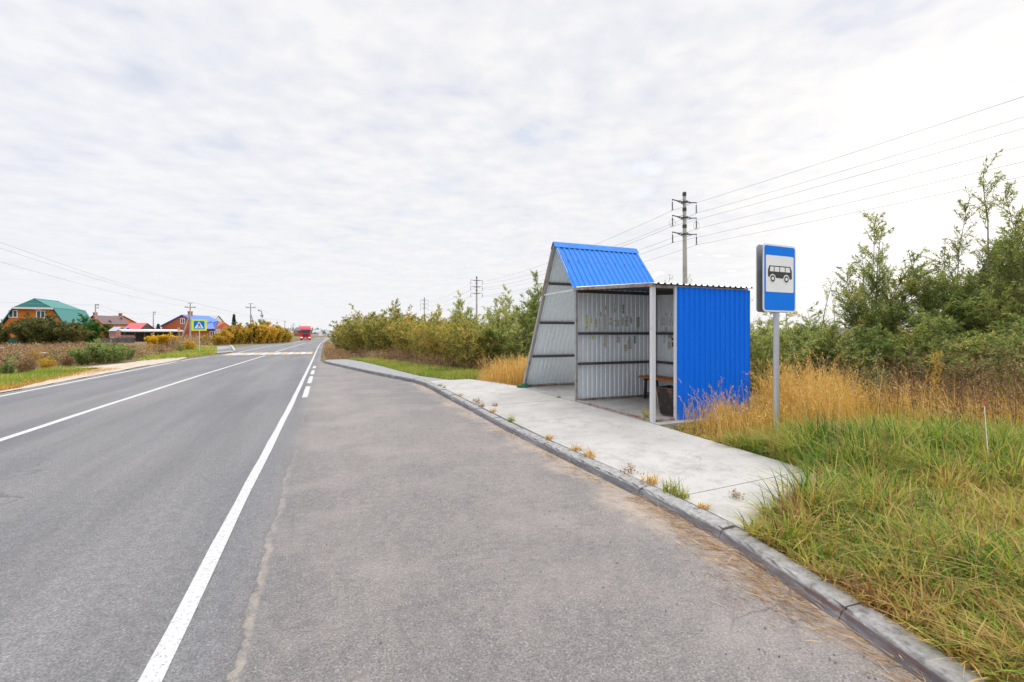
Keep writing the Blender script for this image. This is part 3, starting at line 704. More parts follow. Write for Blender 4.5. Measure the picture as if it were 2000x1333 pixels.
# leaning galvanised panel down to the ground
Lp = (Vector((0, YP, ZB)) - Vector((0, RY, RZ))).length
o = ssheet('leaning_panel', ('blue_sheet', 'galv'), (X0 + .02, RY, RZ), (1, 0, 0), tuple(e2), tuple(n2), 2.25, lambda s: Lp - .02, pitch=.125)
o['label'] = 'leaning grey corrugated panel reaching the ground'
# frame
def fr(name, a, b, w, mat, h=None, up=(0, 0, 1)): m = MB(); m.bar(a, b, w, h, up=up); return sp(m, name, M[mat])
fr('post', (X0 + .01, YN + .03, .13), (X0 + .01, YN + .03, ZN_ + .015), .068, 'post'); fr('post', (X0 + .01, YF - .03, .13), (X0 + .01, YF - .03, ZF_), .05, 'frame')
fr('post', (5.395, YN - .005, .13), (5.395, YN - .005, ZN_), .035, 'post'); fr('post', (X1 - .04, YF - .05, .13), (X1 - .04, YF - .05, ZF_ - .03), .06, 'frame_dark'); fr('post', (X1 - .04, YN + .05, .13), (X1 - .04, YN + .05, ZN_ - .03), .06, 'frame_dark')
fr('front_beam', (X0 - .02, YF + .01, ZF_ + .005), (X0 - .02, YN - .02, ZN_ + .015), .05, 'frame_rust', .06)
fr('top_beam', (X1 - .03, YN + .06, ZN_ - .01), (X1 - .03, YF - .06, ZF_ - .02), .05, 'frame_dark', .09); fr('top_beam', (X0 + .05, YF - .03, ZF_ - .04), (X1 - .06, YF - .03, ZF_ - .04), .04, 'frame_dark', .07)
fr('top_beam', (X0 + .05, YN + .0, ZN_ - .005), (X1 - .02, YN + .0, ZN_ - .005), .035, 'frame', .05)
fr('sill_angle', (X0 - .01, YF - .06, .155), (X0 - .01, YN + .07, .155), .05, 'frame_rust', .04); fr('sill_angle', (X0 + .05, YN + .0, .155), (5.37, YN + .0, .155), .05, 'frame_rust', .04)
fr('sill_angle', (X0 + .04, YF - .035, .16), (X1 - .08, YF - .035, .16), .04, 'frame_rust')
fr('sill_angle', (X1 - .035, YN + .09, .16), (X1 - .035, YF - .09, .16), .04, 'frame_dark')
for z in (.93, 1.58): fr('rail', (X0 + .045, YF - .035, z), (X1 - .08, YF - .035, z), .04, 'frame_dark', .055); fr('rail', (X1 - .035, YN + .09, z), (X1 - .035, YF - .09, z), .04, 'frame_dark', .055)
def onp(d, off): return Vector((0, RY, RZ)) + e2 * d - n2 * off
for k_, nm, mt in ((X0 + .0, 'rafter', 'frame'), (X0 + 2.26, 'rafter', 'frame')):
    a = onp(.02, .005) + Vector((k_, 0, 0)); b = onp(Lp - .01, .005) + Vector((k_, 0, 0)); fr(nm, a, b, .07, mt, .085, up=tuple(n2))
m = MB(); a = onp(.03, -.012) + Vector((X0 - .041, 0, 0)); b = onp(1.32, -.012) + Vector((X0 - .041, 0, 0)); m.bar(a, b, .008, .06, up=tuple(n2)); sp(m, 'rust_strip', M['frame_rust'])
for z, mt in ((2.80, 'frame_dark'), (1.86, 'frame_dark'), (.99, 'frame_dark'), (.175, 'frame_rust')):
    d_ = (RZ - z) / (RZ - ZB) * Lp; a = onp(d_, .03) + Vector((X0 + .05, 0, 0)); b = a + Vector((2.16, 0, 0)); fr('rail', a, b, .05, mt, .045, up=tuple(n2))
yt = RY + (RZ - ZF_) / (RZ - ZB) * (YP - RY)
fr('tie_bar', (X0 + .0, YF + .0, ZF_ - .012), (X0 + .0, yt - .05, ZF_ - .012), .035, 'post', .04)
a = Vector((X0 - .0, YF + .03, ZF_ + .03)); b = Vector((X0 - .0, RY - .03, RZ - .05)); fr('rafter', a, b, .04, 'frame', .04, up=tuple(nn))
# scraped sticker remnants on the inner walls
rr = random.Random(11)
def remnants(name, mat, items, plane):
    for cx, cz, w, h in items:                            # one torn patch of paper: joined strips of uneven width
        m = MB(); n = max(4, int(h / .018)); pl = []; pr = []
        for q in range(n + 1):
            zz = cz - h / 2 + h * q / n; ww = .75 * w * rr.uniform(.45, 1.15) * (1 if 0 < q < n else .4); off = rr.uniform(-.10, .10) * w
            pl.append((cx + off - ww / 2, zz)); pr.append((cx + off + ww / 2, zz))
        for q in range(n):
            quad = [pl[q], pr[q], pr[q + 1], pl[q + 1]]
            if plane == 'side': m.prism(quad, lambda u, v, d: (u, YF + .0170 + d, v), 0, .0025)
            else: m.prism(quad, lambda u, v, d: (X1 + .0170 + d, u, v), 0, .0025)
        o = sp(m, name, M[mat], left_wall if plane == 'side' else back_wall); o.location = (0, 0, 0)
def SX(px):                                               # place on the side wall under a photo column
    k = (px - 1000) / F; d = YF / (CY - k * SY); return d * (k * CY + SY), d
def side(px, py, pw, ph): x, d = SX(px); x2, _ = SX(px + pw); return (x + (x2 - x) / 2, ZZ(py, d), max(.02, x2 - x), ph * d / F)
remnants('sticker_remnant', 'stick_y', [side(1143, 629, 6, 28), side(1163, 631, 4, 18), side(1153, 626, 4, 12), side(1156, 660, 5, 9), side(1182, 602, 3, 10), side(1200, 596, 3, 10)], 'side')
remnants('sticker_remnant', 'stick_w', [side(1170, 634, 4, 24), side(1178, 629, 6, 30), side(1190, 628, 8, 16), side(1198, 632, 14, 14), side(1214, 628, 6, 16), side(1178, 668, 10, 24), side(1202, 664, 12, 12)], 'side')
remnants('sticker_remnant', 'stick_o', [side(1171, 614, 5, 8), side(1221, 628, 7, 20), side(1242, 630, 9, 22), side(1226, 670, 9, 26), side(1219, 680, 7, 14), side(1232, 626, 4, 12)], 'side')
remnants('sticker_remnant', 'stick_g', [side(1216, 604, 5, 18), side(1200, 606, 3, 10), side(1238, 664, 5, 16)], 'side')
remnants('sticker_remnant', 'stick_w', [(8.27, 1.86, .05, .20), (8.19, 1.84, .04, .16), (8.02, 1.84, .06, .18), (7.92, 1.83, .05, .2), (8.2, 1.46, .10, .2)], 'back')
remnants('sticker_remnant', 'stick_y', [(8.11, 1.87, .04, .22), (8.14, 2.0, .12, .05), (7.96, 2.0, .06, .06), (8.14, 1.68, .05, .10)], 'back')
# notice, bench, bin
nt_ = empty('paper_notice', (X1 + .0165, 7.985, 1.41), 0, 'white paper notice pasted on the back wall of the bus shelter', 'notice')
m = MB(); m.box((0, 0, 0), (.004, .21, .36)); m.build('sheet', M['paper'], nt_)
for q in range(8): m = MB(); m.box((-.0035, .02 + rr.uniform(-.02, .02), .15 - q * .011), (.003, rr.uniform(.10, .15), .005)); m.build('printed_line', M['ink'], nt_)
for q in range(7): m = MB(); m.box((-.0035, .045, -.03 - q * .018), (.003, rr.uniform(.06, .09), .006)); m.build('printed_line', M['ink'], nt_)
m = MB(); m.box((-.0035, -.06, -.07), (.003, .05, .10)); m.build('printed_photo', M['ink'], nt_)
m = MB(); m.box((-.0035, -.055, .045), (.003, .06, .055)); m.build('printed_photo', M['ink'], nt_)
bn = empty('bench', (6.72, 7.30, .137), 0, 'wooden bench with orange varnished seat and black legs inside the shelter', 'bench')
m = MB()
for q in range(3): m.box((-.155 + q * .155, 0, .478), (.148, 2.15, .045), bev=.006)
m.build('seat', M['bench'], bn)
for yy in (-.85, .92):
    m = MB(); m.bar((-.17, yy, 0), (-.14, yy, .455), .045, .05); m.bar((.17, yy, 0), (.14, yy, .455), .045, .05); m.bar((-.19, yy, .43), (.19, yy, .43), .05, .045); m.bar((-.16, yy, .12), (.16, yy, .12), .03); m.build('leg_frame', M['black'], bn)
bi = empty('litter_bin', (5.66, 6.34, .137), R(14), 'sooty black square steel litter bin by the shelter post', 'bin')
m = MB(); a, b, h = .155, .205, .49
vs = [(sx * a, sy * a, .03) for sx, sy in ((-1, -1), (1, -1), (1, 1), (-1, 1))] + [(sx * b, sy * b, h) for sx, sy in ((-1, -1), (1, -1), (1, 1), (-1, 1))] + [(sx * (b - .012), sy * (b - .012), h) for sx, sy in ((-1, -1), (1, -1), (1, 1), (-1, 1))] + [(sx * (a - .012), sy * (a - .012), .06) for sx, sy in ((-1, -1), (1, -1), (1, 1), (-1, 1))]
fs = [(3, 2, 1, 0)] + [(i, (i + 1) % 4, (i + 1) % 4 + 4, i + 4) for i in range(4)] + [(i + 4, (i + 1) % 4 + 4, (i + 1) % 4 + 8, i + 8) for i in range(4)] + [(i + 8, (i + 1) % 4 + 8, (i + 1) % 4 + 12, i + 12) for i in range(4)] + [(12, 13, 14, 15)]
m.add(vs, fs); m.build('bin_body', M['bin'], bi)
m = MB()
for i in range(4):
    c1 = Vector(vs[i + 4]); c2 = Vector(vs[(i + 1) % 4 + 4]); m.bar(c1, c2, .022, .03)
m.build('rim', M['bin'], bi)
for i in range(4): m = MB(); m.bar(Vector(vs[i]) * 1.02, Vector(vs[i + 4]) * 1.01, .02); m.build('corner_angle', M['frame_rust'], bi)
m = MB(); m.box((0, 0, .0155), (.26, .26, .029)); m.build('base', M['frame_rust'], bi)
# crumpled green netting at the foot of the leaning panel
rr = random.Random(4); m = MB(); vs = []; n1, n2_ = 22, 9
for j in range(n2_):
    for i in range(n1):
        q = 2 * math.pi * i / n1; ph = math.pi * .5 * j / (n2_ - 1); k_ = 1 + rr.uniform(-.16, .16)
        vs.append((.19 * math.cos(q) * math.cos(ph) * k_, .15 * math.sin(q) * math.cos(ph) * k_, .085 * math.sin(ph) * k_))
m.add(vs, [(j * n1 + i, j * n1 + (i + 1) % n1, (j + 1) * n1 + (i + 1) % n1, (j + 1) * n1 + i) for j in range(n2_ - 1) for i in range(n1)])
o = m.build('green_netting', M['net']); o.location = (4.93, 11.18, .136); tag(o, 'crumpled green netting at the foot of the leaning shelter panel', 'netting')

# ------------------------------------------------------------------ bus stop sign
def rrect(w, h, r, n=5, cx=0, cz=0):
    out = []
    for sx, sz, a0 in ((1, 1, 0), (-1, 1, 90), (-1, -1, 180), (1, -1, 270)):
        for k in range(n + 1):
            a = R(a0 + 90 * k / n); out.append((cx + sx * (w / 2 - r) + r * math.cos(a), cz + sz * (h / 2 - r) + r * math.sin(a)))
    return out
def stop_sign(loc, rz, label, group=None, far=False):
    s = empty('bus_stop_sign', loc, rz, label, 'sign', group)
    W_, H_, zc = .665, .925, 2.265
    m = MB(); m.tube([(0, 0, -.3), (0, 0, zc + .35)], .0385, 14); m.build('pole', M['zinc'], s)
    for sg in (-1, 1):
        fy = lambda d: (lambda u, v, q: (u * (1 if sg < 0 else -1), sg * (d - .026 + q), v + zc))
        b_ = MB(); b_.prism(rrect(W_, H_, .05), fy(.066), 0, .012); panel_ = b_.build('sign_panel' if sg < 0 else 'sign_panel', [M['sign_back']], s)
        a_ = MB(); a_.prism(rrect(W_ - .004, H_ - .004, .05), fy(.078), 0.0002, .0016); rim = a_.build('border', M['sign_white'], panel_)
        a_ = MB(); a_.prism(rrect(W_ - .045, H_ - .045, .035), fy(.0798), 0.0004, .0012); a_.build('blue_face', M['sign_blue'], panel_)
        a_ = MB(); a_.prism(rrect(.56, .50, .02, cz=.06), fy(.0812), .0002, .001); a_.build('white_field', M['sign_white'], panel_)
        # the bus: side view with four windows and two wheels
        t = .0826; z0 = .055
        a_ = MB()
        body = [(-.215, -.035), (-.215, .055), (-.195, .115), (-.18, .125), (.175, .125), (.195, .115), (.217, .055), (.217, -.062), (.19, -.066), (-.19, -.05)]
        body = [(u * 1.12, v * .92 + z0) for u, v in body]
        a_.prism(body, fy(t), 0, .001); a_.build('bus_pictogram', M['sign_black'], panel_)
        a_ = MB()
        for u0, u1 in ((-.185, -.115), (-.10, -.015), (.0, .085), (.10, .185)):
            k1 = .012 if u0 < -.15 else 0; k2 = .012 if u1 > .15 else 0
            u0 *= 1.12; u1 *= 1.12; a_.prism([(u0, .035 + z0), (u1, .035 + z0), (u1 - k2, .100 + z0), (u0 + k1, .100 + z0)], fy(t + .0012), 0, .0008)
        a_.build('pictogram_windows', M['sign_white'], panel_)
        for cx in (-.150, .128):
            for nm, r_, mt, o_ in (('wheel_ring', .062, 'sign_white', .0012), ('wheel', .046, 'sign_black', .0024), ('wheel_hub', .024, 'sign_white', .0036)):
                a_ = MB(); a_.prism([(cx + r_ * math.cos(2 * math.pi * q / 20), z0 - .062 + r_ * math.sin(2 * math.pi * q / 20)) for q in range(20)], fy(t + o_), 0, .0008); a_.build(nm, M[mt], panel_)
    for z in (2.0, 2.5): m = MB(); m.box((0, 0, z), (.16, .076, .03)); m.build('bracket', M['zinc'], s)
    return s
sx, sy = P(1516, 6.32)
sgn = stop_sign((sx, sy, .08), R(1.5), 'large blue bus stop sign on a zinc pole beside the blue wall')
sx, sy = P(426, 78)
o = copy_tree(sgn); o.location = (sx, sy, hz(sy) + .1 - .25); o.rotation_euler = (0, 0, R(4)); o['label'] = 'tiny distant blue bus stop sign across the road behind the crossing sign'

# ------------------------------------------------------------------ pedestrian crossing sign
sx, sy = P(389, 37.4)
cs = empty('crossing_sign', (sx, sy, -.03), R(5), 'lime bordered blue pedestrian crossing sign at the left verge', 'sign')
m = MB(); m.tube([(0, .05, -.2), (0, .05, 2.7)], .035, 10); m.build('pole', M['zinc'], cs)
zc = 2.24; fz = lambda d: (lambda u, v, q: (u, -d - q, v + zc))
m = MB(); m.prism(rrect(1.05, .93, .04), fz(0), 0, .02); bd = m.build('lime_board', M['sign_lime'], cs)
m = MB(); m.prism(rrect(.74, .69, .03), fz(.0205), 0, .001); m.build('blue_face', M['sign_blue'], bd)
m = MB(); m.prism([(-.33, -.27), (.33, -.27), (0, .31)], fz(.022), 0, .001); m.build('white_triangle', M['sign_white'], bd)
m = MB(); ff = fz(.0235)
def limb(a, b, w):
    a = Vector((a[0], a[1])); b = Vector((b[0], b[1])); d = (b - a).normalized(); n = Vector((-d.y, d.x)) * w / 2
    m.prism([tuple(a + n), tuple(a - n), tuple(b - n), tuple(b + n)], ff, 0, .001)
m.prism([(.0 + .038 * math.cos(q * .5236), .128 + .038 * math.sin(q * .5236)) for q in range(12)], ff, 0, .001)
ff = fz(.0246); limb((0, .10), (-.01, -.06), .075); ff = fz(.0258); limb((-.01, -.05), (-.10, -.22), .045); limb((0, -.05), (.09, -.12), .045); limb((.09, -.12), (.12, -.22), .04); ff = fz(.027); limb((0, .08), (.11, .0), .03); limb((0, .08), (-.11, .01), .03)
ff = fz(.0248)
m.build('walking_figure', M['sign_black'], bd)
for q in range(5): m = MB(); limb((-.27 + q * .135, -.245), (-.24 + q * .135, -.225), .018); m.build('zebra_bar', M['sign_black'], bd)
# ------------------------------------------------------------------ high-voltage line on the right (parallel to the road)
PX = 43.65
def hv_pole(label, group, rings):
    p = empty('power_pole', (0, 0, 0), 0, label, 'power pole', group)
    Hh = 20.4
    m = MB(); m.tube([(0, 0, -.5), (0, 0, Hh)], [.37, .20], 14); m.build('shaft', M['pole'], p)
    for z in (Hh - .3, Hh - 2.3, Hh - 4.5): m = MB(); m.tube([(0, 0, z - .22), (0, 0, z + .22)], .40 - z * .0075, 14); m.build('band', M['band'], p)
    for k, z in enumerate((Hh - 1.3, Hh - 3.35, Hh - 5.5)):
        a = MB()
        for s_ in (-1, 1):
            a.bar((s_ * .18, 0, z - .05), (s_ * 2.05, 0, z + .12), .09, .11); a.bar((s_ * .2, 0, z - .34), (s_ * 1.25, 0, z + .0), .06)
            a.bar((s_ * .2, 0, z + .28), (s_ * 1.0, 0, z + .06), .05)
        a.box((0, 0, z - .02), (.62, .62, .16)); arm = a.build('crossarm', M['steel'], p)
        for s_ in (-1, 1):
            i_ = MB(); x = s_ * 2.0
            i_.tube([(x, 0, z + .10), (x, 0, z - .22)], .025, 6)
            pts = []; rad = []
            for q in range(13): pts.append((x, 0, z - .22 - q * .075)); rad.append(.10 if q % 2 else .045)
            i_.tube(pts, rad, 8); i_.tube([(x, -.16, z - 1.2), (x, .16, z - 1.2)], .05, 6)
            i_.build('insulator', M['steel'], arm)
            if rings and k == 1:
                i_ = MB(); pts = [(x + .50 * math.cos(2 * math.pi * q / 32), .02 * math.sin(q), z - .9 + .52 * math.sin(2 * math.pi * q / 32)) for q in range(33)]
                i_.tube(pts, .022, 6, cap=False); i_.build('guard_ring', M['cable'], arm)
    return p
YP_ = [-48, 46.6, 141, 236, 331]
G_ = 'concrete power poles of the line on the right'
hp = hv_pole('tall concrete power pole with ringed insulators rising behind the bus shelter', G_, True); hp.location = (PX, YP_[1], -.4)
hp.rotation_euler = (0, R(-.5), 0)
hq = hv_pole('concrete power pole standing over the willows beside the leaning panel', G_, False); hq.location = (PX + 1.7, YP_[2], -.6)
for y, lb in ((YP_[3], 'small distant power pole above the middle of the right hedge'), ):
    o = copy_tree(hq); o.location = (PX + 3.8, y, -.6); o['label'] = lb
# conductors
def sag(a, b, s, n=18):
    a = Vector(a); b = Vector(b); return [a.lerp(b, t / n) - Vector((0, 0, s * 4 * (t / n) * (1 - t / n))) for t in range(n + 1)]
names = ['upper', 'middle', 'lower']
for k, z in enumerate((20.4 - 1.3 - 1.25, 20.4 - 3.35 - 1.25, 20.4 - 5.5 - 1.25)):
    for s_ in (-1, 1):
        m = MB(); zz = z - .4
        for i in range(3):
            ox = (0, 0, 1.7, 3.8)
            pa = (PX + ox[i] + s_ * 2, YP_[i], zz); pb = (PX + ox[i + 1] + s_ * 2, YP_[i + 1], zz)
            m.tube(sag(pa, pb, .7 if i == 0 else 1.6, 24), .018 if i else .0145, 5, cap=False)
        o = m.build('power_cable', M['cable']); tag(o, '%s %s cable slung between the tall power poles on the right' % (names[k], 'road-side' if s_ < 0 else 'far-side'), 'cable', 'power cables of the line on the right')

# ------------------------------------------------------------------ village poles and wires on the left
def vpole(px, d, top, label, arm=True, strut=None, lamp=False, base=None):
    x, y = P(px, d); z0 = hz(y) - .1; zt = ZZ(top, d)
    p = empty('utility_pole', (x, y, z0), 0, label, 'utility pole', 'village utility poles')
    h = zt - z0
    m = MB(); m.tube([(0, 0, -.3), (0, 0, h)], [.17, .10], 8); m.build('shaft', M['pole'], p)
    if arm:
        m = MB(); m.bar((-.95, 0, h - .95), (.95, 0, h - .95), .09); m.bar((-.5, 0, h - .12), (.5, .0, h + .02), .06)
        for q in (-.85, -.5, .5, .85): m.tube([(q, 0, h - .9), (q, 0, h - .68)], .05, 6)
        m.build('crossarm', M['steel'], p)
    else:
        m = MB(); m.bar((0, 0, h - .25), (.55, 0, h - .3), .06); m.bar((0, 0, h - .8), (.5, 0, h - .85), .06)
        for q, zz in ((.45, h - .2), (.25, h - .2), (.4, h - .75)): m.tube([(q, 0, zz - .05), (q, 0, zz + .18)], .06, 6)
        m.build('insulator_bracket', M['steel'], p)
    if strut:
        m = MB(); m.tube([(strut, -.3, -.3), (0.0, -.02, h * .74)], [.16, .11], 8); m.build('strut', M['pole'], p)
    return Vector((x, y, zt))
A = vpole(186.5, 90, 594, 'utility pole beside the brown roofed orange house', False)
B = vpole(299.5, 125, 609, 'short utility pole behind the yellow bush', False)
C = vpole(371.5, 93, 592, 'utility pole with leaning strut behind the crossing sign', True, -1.7)
D = vpole(422, 185, 622, 'thin utility pole right of the crossing sign', False)
E_ = vpole(489.5, 100, 593, 'utility pole with crossarm and short strut rising above the autumn thicket', True, 1.9)
Fp = vpole(556, 205, 627, 'small pale utility pole at the right end of the autumn thicket', False)
Gp = vpole(573, 235, 632, 'thin utility pole left of the red truck', True)
Hp = vpole(585, 300, 635, 'farthest utility pole over the dark roofed brick house', True)
def wire(pts, s, r, label):
    m = MB(); r *= .62
    for a, b in zip(pts, pts[1:]): m.tube(sag(a, b, s, 14), r, 4, cap=False)
    o = m.build('overhead_wire', M['cable']); tag(o, label, 'wire', 'village overhead wires'); return o
L0 = Vector((C.x + 1.0, 45, C.z + .9))
for k, (dx, dz, lb) in enumerate(((-.85, -.65, 'lowest of the three wires running to the strutted pole'), (.5, .0, 'middle wire of the three running to the strutted pole'), (.85, .35, 'uppermost of the three wires running to the strutted pole'))):
    wire([L0 + Vector((dx, 0, dz)), C + Vector((dx, 0, -.65 if k == 0 else .0)), Fp + Vector((0, 0, -.2 + .2 * k))], .55, .016, lb)
wire([E_ + Vector((.3, 0, 0)), Gp, Hp], 1.0, .02, 'wire from the pole above the autumn thicket towards the truck')
A0 = Vector((A.x + 1, 30, A.z - 1.2))
wire([A0, A + Vector((.4, 0, -.2)), B + Vector((.3, 0, -.2)), D + Vector((0, 0, -.2))], 1.0, .02, 'upper wire between the poles of the orange houses')
wire([A + Vector((.4, 0, -.8)), B + Vector((.3, 0, -.7))], 1.6, .02, 'lower sagging wire above the red roofed shed')

# ------------------------------------------------------------------ houses on the left
def window_part(parent, c, w, h, axis='y', depth=.10, mull=1):
    """frame mesh with its pane as child, facing -Y (axis y) or +X (axis x)"""
    m = MB(); t = .11
    def bx(u, v, su, sv, d0=0.0, dd=depth):
        if axis == 'y': m.box((c[0] + u, c[1] - d0 - dd / 2, c[2] + v), (su, dd, sv))
        else: m.box((c[0] + d0 + dd / 2, c[1] + u, c[2] + v), (dd, su, sv))
    bx(0, h / 2 - t / 2, w, t); bx(0, -h / 2 + t / 2, w, t); bx(-w / 2 + t / 2, 0, t, h - 2 * t); bx(w / 2 - t / 2, 0, t, h - 2 * t)
    for q in range(mull): bx(-w / 2 + w * (q + 1) / (mull + 1), 0, t * .9, h - 2 * t)
    f = m.build('window', M['white_frame'], parent)
    m = MB()
    if axis == 'y': m.box((c[0], c[1] - .02, c[2]), (w - t, .035, h - t))
    else: m.box((c[0] + .02, c[1], c[2]), (.035, w - t, h - t))
    m.build('pane', M['glass'], f)
# 1. orange house with the teal mansard roof (front towards us)
Yh = 98.0; zg = -.55
xr, zr_ = onY(105, 603, Yh); xa, za = onY(67, 583.5, Yh); xl = xa - (xr - xa); zk = zr_
xb, zb = onY(131, 637, Yh); hw = xb - xa
h = empty('orange_house', (xa, Yh, zg), 0, 'orange brick house with green mansard roof at the left edge', 'house')
Dp = 10.2; zk -= zg; za -= zg; zb -= zg; kw = xr - xa
m = MB(); m.prism([(-hw + .35, 0), (hw - .35, 0), (hw - .35, zb), (kw - .12, zk - .25), (-kw + .12, zk - .25), (-hw + .35, zb)], lambda u, v, d: (u, d, v), 0, Dp); m.build('wall', M['orange_wall'], h)
m = MB()
def rq(a, b, y0=-.35, y1=Dp + .3, th=.12):
    A_ = Vector((a[0], 0, a[1])); B_ = Vector((b[0], 0, b[1])); n = Vector((-(B_ - A_).z, 0, (B_ - A_).x)).normalized() * th
    m.prism([(A_.x, A_.z), (B_.x, B_.z), (B_.x + n.x, B_.z + n.z), (A_.x + n.x, A_.z + n.z)], lambda u, v, d: (u, d, v), y0, y1)
rq((-hw - .1, zb - .4), (-kw, zk)); rq((kw, zk), (hw + .1, zb - .4))
yr = 1.4                                                   # upper slopes and the front hip meet at the ridge
vs = [(-kw - .05, -.4, zk + .06), (kw + .05, -.4, zk + .06), (0, -.1, za), (0, Dp * .72, za), (kw + .05, Dp + .3, zk + .06), (-kw - .05, Dp + .3, zk + .06)]
m.add(vs, [(0, 1, 2), (1, 4, 3, 2), (0, 2, 3, 5), (3, 4, 5), (5, 4, 1, 0)])
rf = m.build('roof', M['teal'], h)
m = MB(); m.box((0, -.43, zk - .02), (2 * kw + .2, .06, .30)); m.build('fascia', M['trim'], rf)
m = MB(); m.tube([(kw + .07, -.38, zk + .1), (kw + .07, Dp + .3, zk + .1)], .06, 6); m.tube([(0, -.08, za), (0, Dp * .72, za)], .07, 6); m.tube([(0, -.1, za), (kw, -.4, zk + .1)], .06, 6); m.build('ridge_cap', M['teal'], rf)
for x0, x1, y0, y1 in ((17, 35, 606, 621), (71, 89, 607, 622)):
    a_, zt = onY(x0, y0, Yh); b_, zl = onY(x1, y1, Yh); window_part(h, ((a_ + b_) / 2 - xa, 0, (zt + zl) / 2 - zg), b_ - a_, zt - zl, mull=1)
# green fence before it with a board
x0, y0_ = P(-60, 62); x1, y1_ = P(38, 62)
fn_ = empty('green_fence', (x1, y1_, -.3), 0, 'dark green metal sheet fence before the orange house', 'fence')
m = MB(); dv = Vector((x0 - x1, y0_ - y1_, 0)); corr_sheet(m, (0, 0, .0), dv.normalized(), (0, 0, 1), Vector((dv.y, -dv.x, 0)).normalized(), dv.length, lambda s: 1.25, pitch=.25, depth=.03); m.build('fence_sheet', [M['greenfence'], M['greenfence']], fn_, fixn=False)
for q in range(4): m = MB(); c_ = dv * q / 3; m.box((c_.x, c_.y - .06, .65), (.08, .06, 1.4)); m.build('fence_post', M['greenfence'], fn_)
def house(name, label, x0, x1, d, top, wall_top, bot, depth, wm, rm, axis='x', cat='house', over=.3, wins=(), chim=None, ridge_inset=0.0):
    """gabled house between two photo columns at distance d; axis x: ridge across the view, y: gable towards us"""
    (ax, ay), (bx_, by) = P(x0, d), P(x1, d); cx, cy = (ax + bx_) / 2, (ay + by) / 2
    w = abs(bx_ - ax) if axis else 0; z0 = hz(cy) - .35 if bot is None else ZZ(bot, d); zt = ZZ(top, d) - z0; zw = ZZ(wall_top, d) - z0
    w = math.hypot(bx_ - ax, by - ay); rz = math.atan2(by - ay, bx_ - ax)
    e = empty(name, (cx, cy, z0), rz, label, cat); m = MB()
    if axis == 'y':
        m.prism([(-w / 2, 0), (w / 2, 0), (w / 2, zw), (0, zt - .08), (-w / 2, zw)], lambda u, v, q: (u, q, v), 0, depth); m.build('wall', M[wm], e)
        m = MB()
        for s_ in (-1, 1):
            a = Vector((0, zt)); b = Vector((s_ * (w / 2 + over), zw - over * (zt - zw) / (w / 2))); n = Vector((s_ * (zt - zw), w / 2)).normalized() * .12
            m.prism([tuple(a), tuple(b), tuple(b + n), (0, zt + .14)], lambda u, v, q: (u, q, v), -.35, depth + .3)
        r_ = m.build('roof', M[rm], e)
    else:
        m.prism([(0, 0), (depth, 0), (depth, zw), (depth / 2, zt - .08), (0, zw)], lambda u, v, q: (q, u, v), -w / 2, w / 2); m.build('wall', M[wm], e)
        m = MB(); i = ridge_inset
        for s_ in (-1, 1):
            yb = depth / 2 + s_ * (depth / 2 + over); zb_ = zw - over * (zt - zw) / (depth / 2)
            vs = [(-w / 2 - over, yb, zb_), (w / 2 + over, yb, zb_), (w / 2 + over - i, depth / 2, zt + .05), (-w / 2 - over + i, depth / 2, zt + .05)]
            vs += [(a, b, c + .12) for a, b, c in vs]
            m.add(vs, [(0, 1, 2, 3), (7, 6, 5, 4), (0, 4, 5, 1), (1, 5, 6, 2), (2, 6, 7, 3), (3, 7, 4, 0)])
        r_ = m.build('roof', M[rm], e)
    for u, v, ww, hh in wins: window_part(e, (u * w, 0, v), ww, hh)
    if chim:
        m = MB(); m.box((chim[0] * w, chim[1], zt + .25), (.7, .7, 1.3)); m.box((chim[0] * w, chim[1], zt + .95), (.85, .85, .14)); m.build('chimney', M['red_wall'], r_)
    return e
house('orange_house', 'orange brick house with dark brown roof behind the first utility pole', 166, 200, 130, 617, 632, None, 9, 'orange_wall', 'brownroof', 'y', wins=((.25, 3.4, 1.2, 1.2),), chim=(-.28, 2))
house('orange_house', 'small orange gable house with maroon roof left of the red roofed shed', 196, 215, 150, 617, 629, None, 10, 'orange_wall', 'brownroof', 'x', wins=((.2, 4.2, 1.1, 1.2),), chim=(.22, 5))
house('shed', 'dark boarded shed with bright red pitched roof', 241, 272, 118, 632, 643.5, None, 5, 'darkwall', 'redroof', 'x', 'shed', ridge_inset=.2, wins=((.1, 1.2, .9, .7),))
house('shed', 'small grey lean shed with a red front', 213, 226, 108, 640, 647, None, 3, 'pinkwall', 'greyroof', 'x', 'shed', over=.15, wins=((0, 1.0, .8, .5),))
house('shed', 'little shed with pale blue roof beside the red roofed shed', 226, 239, 112, 641, 648, None, 3, 'darkwall', 'blueroof', 'x', 'shed', over=.15, wins=((0, .9, .8, .5),))
house('far_house', 'far white gabled house glimpsed over the long pale roof', 277, 289, 190, 637, 643, None, 8, 'palewall', 'greyroof', 'y', wins=((0, 3.2, 1.2, 1.3),))
house('far_house', 'far house with light blue roof glimpsed left of the red brick house', 289, 300, 210, 637, 642, None, 8, 'palewall', 'blueroof', 'x', wins=((0, 2.6, 1.4, 1.2),))
house('red_brick_house', 'red brick gable house with chimney and blue roof edge', 316, 398, 108, 616, 637, None, 9, 'red_wall', 'blueroof', 'y', wins=((0.0, 5.0, 1.0, 1.3), (-.25, 2.3, 1.3, 1.1)), chim=(.0, 2.5))
house('grey_roofed_house', 'house with broad grey metal roof behind the red brick house', 343, 408, 128, 616.5, 636, None, 8, 'palewall', 'greyroof', 'x', over=.2, wins=((.42, 2.4, 1.2, 1.2),))
house('blue_roofed_house', 'house with bright blue roof just behind the crossing sign', 380, 419, 100, 628, 642, None, 7, 'red_wall', 'blueroof', 'x', over=.4, wins=((.4, 2.0, 1.1, 1.1),), ridge_inset=3.4)
